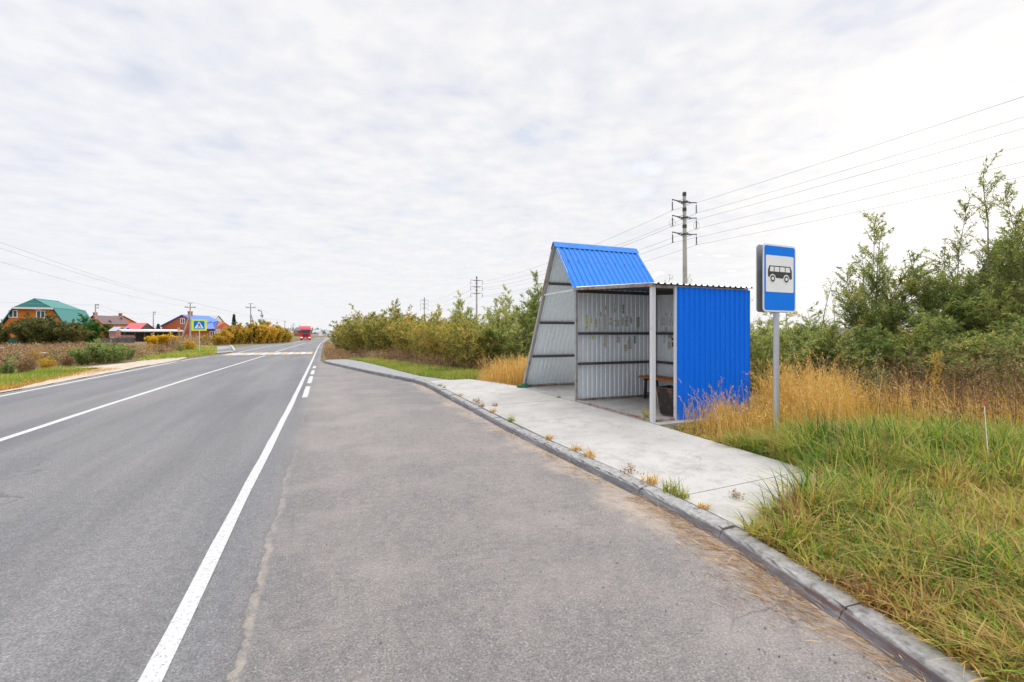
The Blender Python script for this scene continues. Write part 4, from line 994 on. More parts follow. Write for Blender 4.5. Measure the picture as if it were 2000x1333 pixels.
# long low pale-roofed open shed
(ax, ay), (bx_, by) = P(238, 96), P(358, 104); w = math.hypot(bx_ - ax, by - ay)
e_ = empty('long_shed', ((ax + bx_) / 2, (ay + by) / 2, -.6), math.atan2(by - ay, bx_ - ax), 'long low shed with flat pale roof behind the yellow bush', 'shed')
m = MB(); m.prism([(-.6, 2.35), (4.4, 2.75), (4.4, 2.95), (-.6, 2.66)], lambda u, v, q: (q, u, v), -w / 2, w / 2); m.build('roof', M['whiteroof'], e_)
m = MB(); m.box((0, 3, 1.2), (w - .4, .15, 2.7)); m.build('wall', M['darkwall'], e_)
for q in range(7): m = MB(); m.box((-w / 2 + .4 + (w - .8) * q / 6, -.3, 1.2), (.16, .16, 2.36)); m.build('shed_post', M['darkwall'], e_)
m = MB(); m.box((w * .42, -.1, 1.5), (.35, .35, 3.7)); m.build('yellow_pipe', M['yellow_line'], e_)
(ax, ay), (bx_, by) = P(227, 84), P(264, 86)
e_ = empty('timber_pile', ((ax + bx_) / 2, (ay + by) / 2, -.3), math.atan2(by - ay, bx_ - ax), 'low pile of reddish planks before the red roofed shed', 'timber pile'); w = math.hypot(bx_ - ax, by - ay)
for q in range(4): m = MB(); m.box((.1 * (q % 2), 0, .95 + q * .13), (w - .2 * q, 1.2, .11)); m.build('plank', M['pinkwall'], e_)
for q in (-.4, .4): m = MB(); m.box((w * q, 0, .43), (.3, 1.0, .88)); m.build('support', M['darkwall'], e_)
(ax, ay), (bx_, by) = P(192, 80), P(262, 84)
e_ = empty('board_fence', (ax, ay, -.35), math.atan2(by - ay, bx_ - ax), 'low weathered grey board fence behind the green weeds', 'fence'); w = math.hypot(bx_ - ax, by - ay); m = MB(); r = random.Random(2)
for q in range(int(w / .22)): hh = 1.0 + r.uniform(-.1, .12); m.box((q * .22, r.uniform(-.01, .01), hh / 2), (.19, .03, hh))
m.build('boards', M['darkwall'], e_)
m = MB(); m.bar((0, .05, .8), (w, .05, .8), .05); m.bar((0, .05, .3), (w, .05, .3), .05); m.build('rail', M['darkwall'], e_)
# far along the road
house('brick_house', 'distant brick house with dark roof left of the red truck', 574, 590, 245, 640, 646, None, 8, 'red_wall', 'brownroof', 'x', over=.4, wins=((0, 2.6, 1.2, 1.2), (-.3, 2.6, 1.0, 1.2)))
for x0, x1, d, tp, wt, lb, wm_, ax_ in ((609, 622, 270, 644.5, 650, 'distant long grey roofed house right of the truck', 'palewall', 'x'), (620, 631, 285, 643.5, 650, 'distant house with tall grey roof in the middle of the far row', 'palewall', 'x'), (630.5, 637, 265, 645, 650.5, 'distant white gabled house at the end of the road', 'palewall', 'y'), (635, 642, 290, 646, 651, 'distant house with brown walls where the road bends away', 'pinkwall', 'x')):
    house('far_house', lb, x0, x1, d, tp, wt, None, 8, wm_, 'greyroof', ax_, over=.4, wins=((0, 2.2, 1.3, 1.2),))
x, y = P(646, 222)
e_ = empty('roadside_board', (x, y, hz(y)), 0, 'narrow white board with dark top where the road bends away', 'sign')
m = MB(); m.box((0, 0, 1.25), (1.0, .12, 1.5)); m.build('board', M['sign_white'], e_)
m = MB(); m.box((0, 0, 2.3), (1.15, .16, .55)); m.build('dark_header', M['steel'], e_)
for q in (-.4, .4): m = MB(); m.box((q, .08, .25), (.08, .08, .9)); m.build('leg', M['steel'], e_)

# ------------------------------------------------------------------ red truck coming towards us
x, y = P(596.8, 117)
tk = empty('truck', (x, y, hz(y) + .004), R(2), 'red cab lorry with pale box trailer driving towards us', 'truck')
m = MB(); prof = [(0, .55), (0, 1.75), (.10, 2.55), (.28, 3.0), (.75, 3.55), (2.2, 3.62), (2.2, .75)]
m.prism(prof, lambda u, v, q: (q, u, v), -1.22, 1.22); cab = m.build('cab', M['cab_red'], tk)
m = MB(); m.prism([(.0, 1.86), (.085, 2.48), (.05, 2.5), (-.035, 1.86)], lambda u, v, q: (q, u - .02, v), -1.08, 1.08); m.build('windscreen', M['glass'], cab)
m = MB(); m.prism([(.12, 2.56), (.22, 2.82), (.0, 2.72), (-.14, 2.56)], lambda u, v, q: (q, u - .03, v), -1.1, 1.1); m.build('sun_visor', M['steel'], cab)
m = MB()
for q in range(4): m.box((0, -.02, .95 + q * .19), (1.5, .05, .10))
m.build('grille', M['black'], cab)
m = MB(); m.box((0, -.04, .52), (2.46, .3, .42), bev=.06); m.build('bumper', M['cab_red'], cab)
m = MB(); m.box((0, -.195, .50), (.52, .02, .11)); m.build('number_plate', M['sign_white'], cab)
for q in (-1, 1):
    m = MB(); m.box((q * .93, -.20, .66), (.38, .06, .22), bev=.03); m.build('headlight', M['lamp'], cab)
    m = MB(); m.bar((q * 1.2, .1, 2.4), (q * 1.48, .0, 2.4), .05); m.box((q * 1.45, .0, 2.05), (.24, .14, .72), bev=.04); m.build('mirror', M['black'], cab)
    for yy in (.75, 3.4, 8.8, 10.0):
        m = MB(); m.tube([(q * .88, yy, .5), (q * 1.19, yy, .5)], .5, 20); wl = m.build('wheel', M['tyre'], tk)
        m = MB(); m.tube([(q * 1.05, yy, .5), (q * 1.20, yy, .5)], .27, 14); m.build('rim', M['chrome'], wl)
m = MB(); m.box((0, 7.6, 2.42), (2.46, 9.6, 2.7), bev=.04); m.build('trailer', M['trailer'], tk)
m = MB(); m.box((0, 6.6, .9), (1.0, 11.2, .28)); m.build('chassis', M['black'], tk)
m = MB(); m.box((1.15, 6.2, .75), (.05, 3.4, .5)); m.box((-1.15, 6.2, .75), (.05, 3.4, .5)); m.build('side_guard', M['steel'], tk)
# ------------------------------------------------------------------ glimpsed behind the right-hand trees
(ax, ay), (bx_, by) = P(1440, 30), P(2050, 27)
e_ = empty('pale_fence', (ax, ay, -.5), math.atan2(by - ay, bx_ - ax), 'low pale sheet fence glimpsed between the trunks on the right', 'fence'); w = math.hypot(bx_ - ax, by - ay)
m = MB(); corr_sheet(m, (0, 0, .0), (1, 0, 0), (0, 0, 1), (0, -1, 0), w, lambda s: .98, pitch=.25, depth=.03); m.build('fence_sheet', [M['greyroof'], M['greyroof']], e_, fixn=False)
m = MB(); m.box((w / 2, .03, 1.02), (w, .09, .10)); m.build('top_rail', M['whiteroof'], e_)
house('brown_roofed_house', 'low house with brown roof glimpsed behind the middle right tree', 1600, 1700, 60, 642, 668, None, 8, 'palewall', 'brownroof', 'x', wins=((0, 1.3, 1.2, 1.0),))
house('brown_roofed_house', 'orange brick outbuilding with brown roof glimpsed beside the big willow', 1780, 1880, 48, 628, 648, None, 7, 'orange_wall', 'brownroof', 'x', wins=((-.3, 1.3, 1.0, .8),))
# leaning red and white marker rod in the verge
a = Vector((*P(1936, 4.55), .08)); d_ = 4.75; bx2, by2 = P(1921, d_); b = Vector((bx2, by2, ZZ(777, d_)))
e_ = empty('marker_rod', tuple(a), 0, 'thin leaning pale rod with red tip in the right verge', 'rod')
m = MB(); m.tube([(0, 0, -.1), (b - a) * .9], [.0045, .003], 6); m.build('rod', M['stick_w'], e_)
m = MB(); m.tube([(b - a) * .9, (b - a)], .0042, 6); m.build('red_tip', M['redroof'], e_)
# ------------------------------------------------------------------ shrubs and trees
LW = (-CY * .5, SY * .5)                                   # the wind leans everything to the left
def up_at(label, name, px, d, top, meshes, Hm, wide, cat, group=None, rz=None, k=[0], sink=.05, parts=('foliage', 'stems')):
    x, y = P(px, d); z0 = zr([(x, y)])[0] - sink; h = ZZ(top, d) - z0; k[0] += 1
    return plant(name, (x, y, z0), meshes, label, cat, group, (k[0] * 2.399) % 6.283 if rz is None else rz, (wide * h / Hm, wide * h / Hm, h / Hm), parts)
hedgeM = [shrub_meshes(20 + i, 3.2, 1.9, 80, 13, 17, (.115, .038), LW, .75, .02, .7, .5, 'lf_hedge', hvar=.22, tip_bias=.25, dome=.36, stem_r=.013) for i in range(3)]
G1 = 'olive and yellow shrubs of the right hedge'
hl = ['farthest shrub at the left end of the right hedge beside the road', 'olive yellow shrub second from the road end of the right hedge', 'rounded yellow olive shrub left of the tallest hedge dome', 'tallest dome of the olive hedge left of the watermarked part', 'yellow olive shrub on the right shoulder of the hedge dome', 'olive shrub where the hedge dips below the small distant pole', 'brownish olive shrub in the middle of the right hedge', 'olive shrub left of the hedge pole with feathery willows behind', 'olive shrub before the feathery willows of the hedge', 'dense olive shrub nearest the golden grass left of the shelter']
hl[3] = 'tallest dome of the olive yellow roadside hedge'
for i, (px, d, top, w) in enumerate(((670, 41, 632, .95), (692, 36, 612, 1.0), (716, 33, 599, 1.05), (748, 30.5, 588, 1.05), (778, 28.5, 592, 1.05), (806, 26, 602, 1.05), (834, 23.6, 606, 1.05), (862, 21.6, 602, 1.0), (893, 19.7, 608, 1.0), (925, 18, 616, 1.0))):
    up_at(hl[i], 'hedge_shrub', px, d, top, hedgeM[i % 3], 3.2, w, 'shrub', G1)
oliveM = [shrub_meshes(40 + i, 3.6, .95, 18, 26, 30, (.12, .028), LW, .35, .05, 1.0, .65, 'lf_olive', 'bark_pale', hvar=.35) for i in range(3)]
G2 = 'feathery willows behind the right hedge'
ol = ['feathery willow behind the hedge left of the tall willow tip', 'low feathery willow right of the small distant pole', 'feathery willow with a tall tip beside the distant power pole', 'bushy feathery willow just right of the distant power pole', 'broad feathery willow between the distant pole and the shelter', 'tall feathery willow midway between pole and leaning panel', 'feathery willow touching the leaning panel from the left', 'tallest feathery willow beside the leaning panel of the shelter']
for i, (px, d, top, w) in enumerate(((856, 27, 600, 1.2), (884, 26, 598, 1.2), (914, 25, 575, .95), (942, 23.5, 604, 1.2), (972, 22, 587, 1.15), (1000, 20, 568, 1.0), (1032, 18.8, 560, 1.0), (1062, 18, 537, .9))):
    up_at(ol[i], 'willow_shrub', px, d, top, oliveM[i % 3], 3.6, w, 'willow', G2)
up_at('feathery willow half hidden by the leaning panel edge', 'willow_shrub', 1090, 17, 548, oliveM[1], 3.6, 1.0, 'willow', G2); up_at('thick low feathery willow above the golden grass', 'willow_shrub', 1020, 17.2, 596, oliveM[2], 3.6, 1.35, 'willow', G2); up_at('thick low feathery willow right of the dense hedge end', 'willow_shrub', 968, 18.2, 606, oliveM[0], 3.6, 1.35, 'willow', G2)
# right-hand trees
bigM = [shrub_meshes(60, 5.8, 1.7, 26, 32, 32, (.11, .025), LW, .35, .06, .95, 1.1, 'lf_willow', 'bark_pale', .034, hvar=.32, tip_bias=.6, dome=.4),
        shrub_meshes(61, 4.9, 1.05, 18, 32, 32, (.10, .024), LW, .25, .08, .9, 1.0, 'lf_willow', 'bark_pale', .03, single=True, tip_bias=.5)]
bigM.append(shrub_meshes(62, 5.8, 1.6, 26, 32, 32, (.11, .025), LW, .35, .06, .95, 1.1, 'lf_willow', 'bark_pale', .034, hvar=.32, tip_bias=.6, dome=.45))
T = ('crown', 'trunk')
up_at('big dark green willow tree at the right edge of the picture', 'willow_tree', 1962, 12.4, 338, bigM[0], 5.8, .92, 'tree', rz=.6, parts=T)
up_at('tall willow tree leaning left just before the big right edge willow', 'willow_tree', 1872, 13.2, 404, bigM[2], 5.8, .95, 'tree', rz=3.4, parts=T)
up_at('slender willow tree standing alone right of the bus stop sign', 'willow_tree', 1694, 14.2, 440, bigM[1], 4.9, 1.0, 'tree', rz=1.2, parts=T)
up_at('thin young willow close behind the slender lone willow', 'willow_tree', 1728, 15.5, 486, bigM[1], 4.9, .7, 'tree', rz=4.2, parts=T)
up_at('leafy willow tree cut off by the right picture edge', 'willow_tree', 2030, 12.8, 372, bigM[2], 5.8, 1.0, 'tree', rz=5.2, parts=T)
twigM = shrub_meshes(70, 3.4, .6, 8, 18, 11, (.085, .02), LW, .12, .3, 1.0, .6, 'lf_olive', 'bark_pale', hvar=.5)
up_at('nearly bare young willow behind the bus stop sign', 'willow_sapling', 1590, 13.2, 545, twigM, 3.4, 1.1, 'sapling', 'thin willow saplings', parts=T)
up_at('airy young willow between the bus stop sign and the slender lone willow', 'willow_sapling', 1632, 13.4, 575, twigM, 3.4, 1.2, 'sapling', 'thin willow saplings', parts=T)
up_at('bare willow tip showing between shelter and bus stop sign', 'willow_sapling', 1476, 13.5, 560, twigM, 3.4, .9, 'sapling', 'thin willow saplings', parts=T)
up_at('thin willow tip above the shelter roof left of the tall pole', 'willow_sapling', 1285, 16, 536, twigM, 3.4, .7, 'sapling', 'thin willow saplings', parts=T)
up_at('thin willow tip above the blue wall right of the tall pole', 'willow_sapling', 1360, 16, 531, twigM, 3.4, .7, 'sapling', 'thin willow saplings', parts=T)
underM = [shrub_meshes(80 + i, 2.3, 1.3, 26, 20, 28, (.095, .027), LW, .45, .03, .55, .6, 'lf_willow', hvar=.3, tip_bias=.2) for i in range(2)]
underO = shrub_meshes(84, 2.3, 1.2, 24, 20, 26, (.09, .025), LW, .45, .03, .6, .55, 'lf_olive', hvar=.3, tip_bias=.2)
G3 = 'bushes behind the bus stop sign and under the willows'
for i, (px, d, top, ms, w, lb) in enumerate(((1478, 11.6, 596, underO, 1.0, 'olive bush against the right end of the blue wall'), (1540, 12.2, 596, underO, 1.1, 'olive bush directly behind the bus stop sign pole'), (1600, 12.6, 606, underM[0], 1.0, 'low green bush right of the bus stop sign pole'), (1655, 11.6, 632, underM[1], 1.1, 'low dark bush left of the slender willow'), (1716, 11.0, 654, underM[0], 1.1, 'dark bush at the foot of the slender willow'), (1775, 11.4, 654, underM[1], 1.1, 'dark bush between the slender and the leaning willow'), (1838, 10.6, 645, underM[0], 1.1, 'dark bush under the leaning willow'), (1895, 10.4, 610, underM[1], 1.0, 'tall dark bush under the big right edge willow'), (1955, 9.6, 612, underM[0], 1.0, 'dark bush at the right edge below the big willow'), (2030, 9.4, 600, underM[1], 1.1, 'dark bush cut by the right edge of the picture'), (1930, 12.5, 560, underM[1], 1.2, 'thick green bush filling the big willow from below'))):
    up_at(lb, 'bush', px, d, top, ms, 2.3, w, 'bush', G3)
sapM = shrub_meshes(90, 1.6, .35, 7, 12, 14, (.08, .03), (0, 0), .1, .15, .7, .35, 'lf_yellow', hvar=.4)
sapG = shrub_meshes(91, 1.6, .35, 7, 12, 16, (.08, .034), (0, 0), .1, .15, .7, .35, 'lf_weedgreen', hvar=.4)
up_at('small yellow green sapling among the weeds below the slender willow', 'sapling', 1714, 8.9, 690, sapG, 1.6, .9, 'sapling')
up_at('thin sapling with yellow orange leaves below the leaning willow', 'sapling', 1832, 9.6, 690, sapM, 1.6, .55, 'sapling')
# left side
darkM = [shrub_meshes(100 + i, 3.6, 2.2, 60, 12, 18, (.24, .085), (0, 0), .9, .02, .5, .6, 'lf_dark', hvar=.15, tip_bias=.4, dome=.4) for i in range(2)]
G4 = 'dark bushes before the orange house'
for px, d, top, ms, w, lb in ((-6, 57, 626, 0, .8, 'dark olive bush cut by the left edge before the orange house'), (60, 58, 612, 1, .85, 'large dark olive bush below the right window of the orange house'), (96, 57.5, 610, 0, 1.0, 'large dark olive bush right of the biggest one before the orange house'), (141, 57, 624, 1, .9, 'smaller brownish bush below the green roof end')):
    up_at(lb, 'dark_bush', px, d, top, darkM[ms], 3.6, w, 'bush', G4)
greenM = shrub_meshes(104, 3.6, 1.7, 24, 18, 20, (.28, .10), (0, 0), .4, .04, .6, .85, 'lf_green', hvar=.2, tip_bias=.3, dome=.45)
up_at('fresh green bushy tree at the right end of the green roofed house', 'green_tree', 172, 60, 617, greenM, 3.6, 1.0, 'tree', parts=T)
farM = shrub_meshes(105, 5, 2.6, 20, 14, 16, (.5, .22), (0, 0), .5, .06, .5, 1.2, 'lf_dark', hvar=.2, tip_bias=.3, dome=.45)
for px, d, top, w, lb in ((218, 132, 629, .9, 'far olive tree in front of the maroon roof'), (233, 138, 624, .9, 'far brownish tree left of the red roofed shed'), (275, 150, 635, .8, 'far low tree right of the red roofed shed'), (437, 130, 632, 1.0, 'dark far tree left of the autumn thicket'), (412, 140, 634, .9, 'far dark tree right of the blue roof')):
    up_at(lb, 'far_tree', px, d, top, farM, 5, w, 'tree', 'far trees among the left houses', parts=T)
wgM = [shrub_meshes(110 + i, 1.35, .85, 26, 15, 18, (.09, .034), (0, 0), .35, .05, .55, .36, 'lf_weedgreen', hvar=.25, stem_r=.01, tip_bias=.2) for i in range(2)]
G5 = 'leafy green weeds on the left verge'
for px, d, top, i, w, lb in ((168, 23.5, 672, 0, 1.0, 'leafy green weed clump at the left of its row'), (196, 24, 663, 1, 1.1, 'tallest leafy green weed clump in the left brown weeds'), (222, 24.8, 667, 0, 1.0, 'leafy green weed clump left of the sandy path end'), (245, 27, 676, 1, 1.0, 'small leafy green weed clump at the right of its row')):
    up_at(lb, 'weed_clump', px, d, top, wgM[i], 1.35, w, 'weed clump', G5)
yelM = shrub_meshes(112, 1.8, 1.3, 34, 16, 18, (.16, .06), (0, 0), .6, .05, .6, .45, 'lf_yellow', hvar=.12, tip_bias=.4)
up_at('bright yellow bush before the long pale roof', 'yellow_bush', 302, 54, 653, yelM, 1.8, .85, 'bush', 'pair of bright yellow bushes'); up_at('bright yellow bush left of the leaning strut', 'yellow_bush', 328, 55, 651.5, yelM, 1.8, .95, 'bush', 'pair of bright yellow bushes')
autM = [shrub_meshes(120 + i, 3.6, 2.1, 60, 12, 16, (.24, .085), (0, 0), .8, .02, .6, .6, 'lf_autumn', hvar=.2, tip_bias=.3, dome=.4) for i in range(3)]
G6 = 'autumn thicket left of the truck'
al = ['low brownish bush below the blue roof', 'low rusty bush right of the crossing sign', 'left shoulder bush of the autumn thicket', 'golden bush below the small conifer', 'golden bush right below the small conifer', 'golden bush left of the pole in the autumn thicket', 'golden bush right of the pole in the autumn thicket', 'olive golden bush below the wispy tree', 'olive bush on the right half of the autumn thicket', 'dark olive bush near the right end of the autumn thicket', 'last low bush of the autumn thicket next to the truck']
for i, (px, d, top, w) in enumerate(((402, 62, 652, .9), (424, 64, 650, .95), (437, 70, 641, .9), (452, 73, 633, .9), (468, 75, 630, .9), (486, 77, 627, .9), (505, 79, 628, .9), (522, 82, 627.5, .9), (538, 85, 631, .9), (551, 90, 637, .9), (562, 96, 647, .9))):
    up_at(al[i], 'autumn_bush', px, d, top, autM[i % 3], 3.6, w, 'bush', G6)
#conM = shrub_meshes(130, 6, 1.0, 1, 150, 12, (.6, .12), (0, 0), .05, .12, -.15, 1.5, 'lf_conifer', hvar=.0, stem_r=.07)
def conifer(seed):
    rng = np.random.default_rng(seed); n = 2600; t = rng.uniform(.06, 1, n); a = rng.uniform(0, 6.283, n); lay = .75 + .25 * np.sin(t * 60)
    r = 1.5 * (1 - t) * lay * np.sqrt(rng.uniform(.2, 1, n)); p = np.stack([np.cos(a) * r, np.sin(a) * r, t * 6], 1)
    d = unit(np.stack([np.cos(a), np.sin(a), rng.uniform(-.5, .1, n)], 1)); v, q, tt = leaf_arrays(rng, p, d, rng.uniform(.3, .6, n), rng.uniform(.08, .16, n), rng.uniform(0, 1, n))
    c = np_mesh('crown', v, q, M['lf_conifer'], tt)
    pth = np.array([[[0, 0, -.1], [0, 0, 2.0], [0, 0, 6.1]]], float); sv, sq = tube_arrays(pth, np.array([.12]), np.array([.015]), 6)
    return c, np_mesh('trunk', sv, sq, M['bark'])
cm = conifer(7)
up_at('small dark conifer rising above the left of the autumn thicket', 'conifer', 457, 130, 614, cm, 6, .6, 'tree', 'conifers among the village', parts=T)
up_at('small far conifer left of the red brick house', 'conifer', 309, 165, 633, cm, 6, 1.0, 'tree', 'conifers among the village', parts=T)
wispM = shrub_meshes(131, 7, 1.0, 5, 16, 16, (.4, .12), (-2.0, .6), .2, .45, .8, 1.1, 'lf_olive', hvar=.4, stem_r=.04)
up_at('wispy tree leaning left above the autumn thicket', 'wispy_tree', 524, 105, 607, wispM, 7, .8, 'tree', rz=0, parts=T)

# ------------------------------------------------------------------ far woods on the skyline
rng = np.random.default_rng(50); vs_, qs_, ts_ = [], [], []
n = 16000; px = rng.uniform(-300, 2500, n); d = rng.uniform(420, 700, n); xc = (px - 1000) / F * d
X = xc * CY + d * SY; Yy = -xc * SY + d * CY; hh = 3.0 + 4.5 * patch(px, d * .0, .021, 2) + 2 * patch(px, d * 0, .11, 5)
ok = np.abs(px - 655) > 22
pz = np.stack([X, Yy, rng.uniform(0, 1, n) ** .8 * hh - .4], 1)[ok]; n = len(pz)
wv = leaf_arrays(rng, pz, unit(rng.normal(size=(n, 3))), rng.uniform(1.2, 2.6, n), rng.uniform(.9, 1.8, n), np.clip(rng.normal(.4, .25, n), 0, 1))
stuff('far_woods', [(*wv, 0)], [M['lf_dark']], 'low far-off wood along the horizon', 'woods')

# ------------------------------------------------------------------ grass, weeds, litter
rng = np.random.default_rng(77)
def base_of(xy): return np.concatenate([xy, zr(xy)[:, None]], 1)
def dist(xy): return xy[:, 0] * SY + xy[:, 1] * CY
# near verge
VERGE = [(kx(q) + .18, q) for q in (-2.5, -1, 0, .6, 1.2, 1.7, 2.2, 2.5)] + [(3.25, 2.58), (3.9, 2.75), (4.45, 2.85), (4.62, 3.15), (4.90, 3.5), (4.93, 5.7), (7.5, 5.72), (9.5, 6.0), (12, 6.5), (11, 3.6), (8, 1.0), (6, -1.5), (4, -2.5)]
# tussocks: blades that spring outward from a common root, so the sward has clumps, hollows and dead thatch
cx = scatter(rng, 44000, VERGE); dd = dist(cx); cx = cx[rng.uniform(0, 1, len(cx)) < np.clip((2.4 / np.maximum(dd, .5)) ** 1.15, .10, 1) * np.where(cx[:, 0] > 2.846 * cx[:, 1] + 1.2, .3, 1) * .36]; m = len(cx)
edge = np.clip((cx[:, 0] - .18 - np.interp(cx[:, 1], [q[0] for q in KERB], [q[1] for q in KERB])) / .9, 0, 1); pt = patch(cx[:, 0], cx[:, 1], 2.1, 1.3); p2 = patch(cx[:, 0], cx[:, 1], 6.5, 4.1)
mound = np.exp(-(((cx[:, 0] - 6.1) / 1.5) ** 2 + ((cx[:, 1] - 3.7) / .75) ** 2))
ch = ((.17 + .22 * pt + .14 * p2) * (.5 + .5 * edge) + .22 * mound) * rng.uniform(.55, 1.25, m)
ch *= 1 - .5 * np.clip((dist(cx) - 5.6) / .9, 0, 1)
ct = .56 - .20 * edge - .32 * (pt - .5) - .22 * mound + .34 * (p2 - .5) + rng.normal(0, .22, m)
gold = np.clip((cx[:, 1] - 3.8) / .8, 0, 1) * np.clip((cx[:, 0] - 4.7) / .5, 0, 1); ct = ct + .13; front = np.clip((cx[:, 1] - 4.3) / .6, 0, 1) * np.clip((7.6 - cx[:, 0]) / .8, 0, 1); ch *= 1 - .68 * front; ct = ct * (1 - gold) + (.72 + rng.normal(0, .1, m)) * gold
nb = 24; ci = np.repeat(np.arange(m), nb); n = m * nb; a = rng.uniform(0, 2 * np.pi, n); rr_ = .055 * np.sqrt(rng.uniform(0, 1, n)) * (1 + dist(cx)[ci] * .08)
xy = cx[ci] + np.stack([np.cos(a), np.sin(a)], 1) * rr_[:, None]; xy[:, 0] = np.maximum(xy[:, 0], np.interp(xy[:, 1], [q[0] for q in KERB], [q[1] for q in KERB]) + .165)
h = ch[ci] * rng.uniform(.35, 1.15, n); t = np.clip(ct[ci] + rng.normal(0, .13, n), 0, 1)
dead = rng.uniform(0, 1, n) < .24 + .2 * (1 - edge[ci]); t[dead] = rng.uniform(.66, 1, dead.sum()); h[dead] *= .75
bb = base_of(xy); out_ = np.stack([np.cos(a), np.sin(a)], 1)
b1 = blade_arrays(rng, bb, h, .0074 * (1 + dist(xy) * .09) * rng.uniform(.45, 1.9, n), t, .95, 4, (-.25, .05), out_)
n = 20000; tx = scatter(rng, n * 3, VERGE); tx = tx[rng.uniform(0, 1, len(tx)) < np.clip((2.6 / np.maximum(dist(tx), .5)) ** 1.5, .05, 1)][:n]; n = len(tx)
tp = base_of(tx) + np.array([0, 0, .012]) + rng.uniform(0, .05, (n, 3)) * np.array([0, 0, 1])
a = rng.uniform(0, 6.28, n); th = leaf_arrays(rng, tp, unit(np.stack([np.cos(a), np.sin(a), rng.normal(0, .25, n)], 1)), rng.uniform(.06, .2, n), rng.uniform(.003, .007, n), np.clip(rng.normal(.95, .07, n), 0, 1))
stuff('verge_grass', [(*b1, 0), (*th, 0)], [M['grass']], 'tussocky green and straw coloured verge grass behind the near kerb', 'grass')
for k_, (x, y, s_) in enumerate(((3.35, 2.32, .8), (3.55, 1.75, .7), (4.4, 2.2, 1.0), (3.9, 1.45, .8), (5.4, 2.9, 1.1))):
    rg = np.random.default_rng(300 + k_); nl = 13; a = rg.uniform(0, 6.28, nl); d = unit(np.stack([np.cos(a), np.sin(a), rg.uniform(.3, 1.1, nl)], 1)); L_ = rg.uniform(.09, .17, nl)
    v, q, tt = leaf_arrays(rg, np.zeros((nl, 3)) + np.array([0, 0, .05]), d, L_, L_ * .42, rg.uniform(.1, .6, nl))
    o = link_mesh('broadleaf_weed', np_mesh('broadleaf_weed', v, q, M['lf_weedgreen'], tt)); o.location = (x, y, .07); o.scale = (s_, s_, s_ * 1.2)
    tag(o, ['broad-leaved weed in the verge just beyond the slab end', 'broad-leaved weed behind the kerb in the straw coloured verge', 'broad-leaved weed in the middle of the near verge', 'broad-leaved weed close to the kerb at the lower right', 'broad-leaved weed at the foot of the green mound'][k_], 'weed', 'broad-leaved weeds in the near verge')
# golden tall grass round the sign
GOLD = [(5.1, 4.3), (5.0, 5.5), (5.25, 5.7), (7.3, 5.76), (7.5, 6.6), (9.2, 8.0), (11, 7.4), (10.8, 5.0), (8.6, 3.7), (6.2, 3.8)]
def golden(poly, n, hlo, hhi, name, label, shortfn=None, heads=.35, bend=.28, thin=None):
    xy = scatter(rng, n, poly); p = patch(xy[:, 0], xy[:, 1], 2.7, .6)
    if thin is not None: k_ = rng.uniform(0, 1, len(xy)) < thin(xy) * (.35 + 1.1 * patch(xy[:, 0], xy[:, 1], 4.3, 2.2)); xy = xy[k_]; p = p[k_]; n = len(xy)
    h = (hlo + (hhi - hlo) * p) * rng.uniform(.5, 1.15, n)
    if shortfn is not None: h *= shortfn(xy)
    t = np.clip(.5 + .4 * (p - .5) + rng.normal(0, .2, n), 0, 1); b = base_of(xy)
    A_ = blade_arrays(rng, b, h, .0055 * rng.uniform(.6, 1.5, n) * (1 + .03 * dist(xy)), t, bend, 3, (-.25, .1))
    out = [(*A_, 0)]
    vt = A_[0].reshape(n, -1, 3); hd = rng.uniform(0, 1, n) < heads; tip = vt[hd][:, -1]; dr = unit(vt[hd][:, -1] - vt[hd][:, -3]); m = len(tip)
    for q in range(5):
        pp = tip - dr * (q * .024) + rng.normal(size=(m, 3)) * .004
        out.append((*leaf_arrays(rng, pp, unit(dr + rng.normal(size=(m, 3)) * .35), np.full(m, .05), np.full(m, .013), np.clip(rng.normal(.62, .2, m), 0, 1)), 0))
    return stuff(name, out, [M['drygrass']], label, 'grass')
golden(GOLD, 13000, .42, 1.08, 'dry_grass', 'tall golden dry grass around the bus stop sign pole', lambda q: np.where((q[:, 0] < 7.2), np.where(q[:, 1] > 4.9, .42 + .25 * np.clip(q[:, 0] - 5.6, 0, 1.6), .8), 1.0), bend=.4, thin=lambda q: 1.5 * np.exp(-((q[:, 0] - 7.0) / 1.7) ** 2 - ((q[:, 1] - 5.3 - .12 * (q[:, 0] - 7)) / .85) ** 2))
golden([(5.4, 5.55), (5.4, 5.74), (7.1, 5.76), (7.1, 5.5)], 40, .45, .75, 'dry_grass', 'thin tall grass stalks in front of the blue wall', None, .8, .35)
golden([(4.75, 11.75), (4.3, 13.3), (4.6, 14.4), (5.4, 15), (7.2, 14.6), (7.2, 12)], 7500, .5, .85, 'dry_grass', 'tall golden dry grass left of the leaning shelter panel', lambda q: np.clip((q[:, 0] - 4.2) / .7, .35, 1), .3, .3, lambda q: np.clip((15.0 - q[:, 1]) / 2.2, 0.05, 1) * np.clip((q[:, 0] - 4.1) / .8, .2, 1))
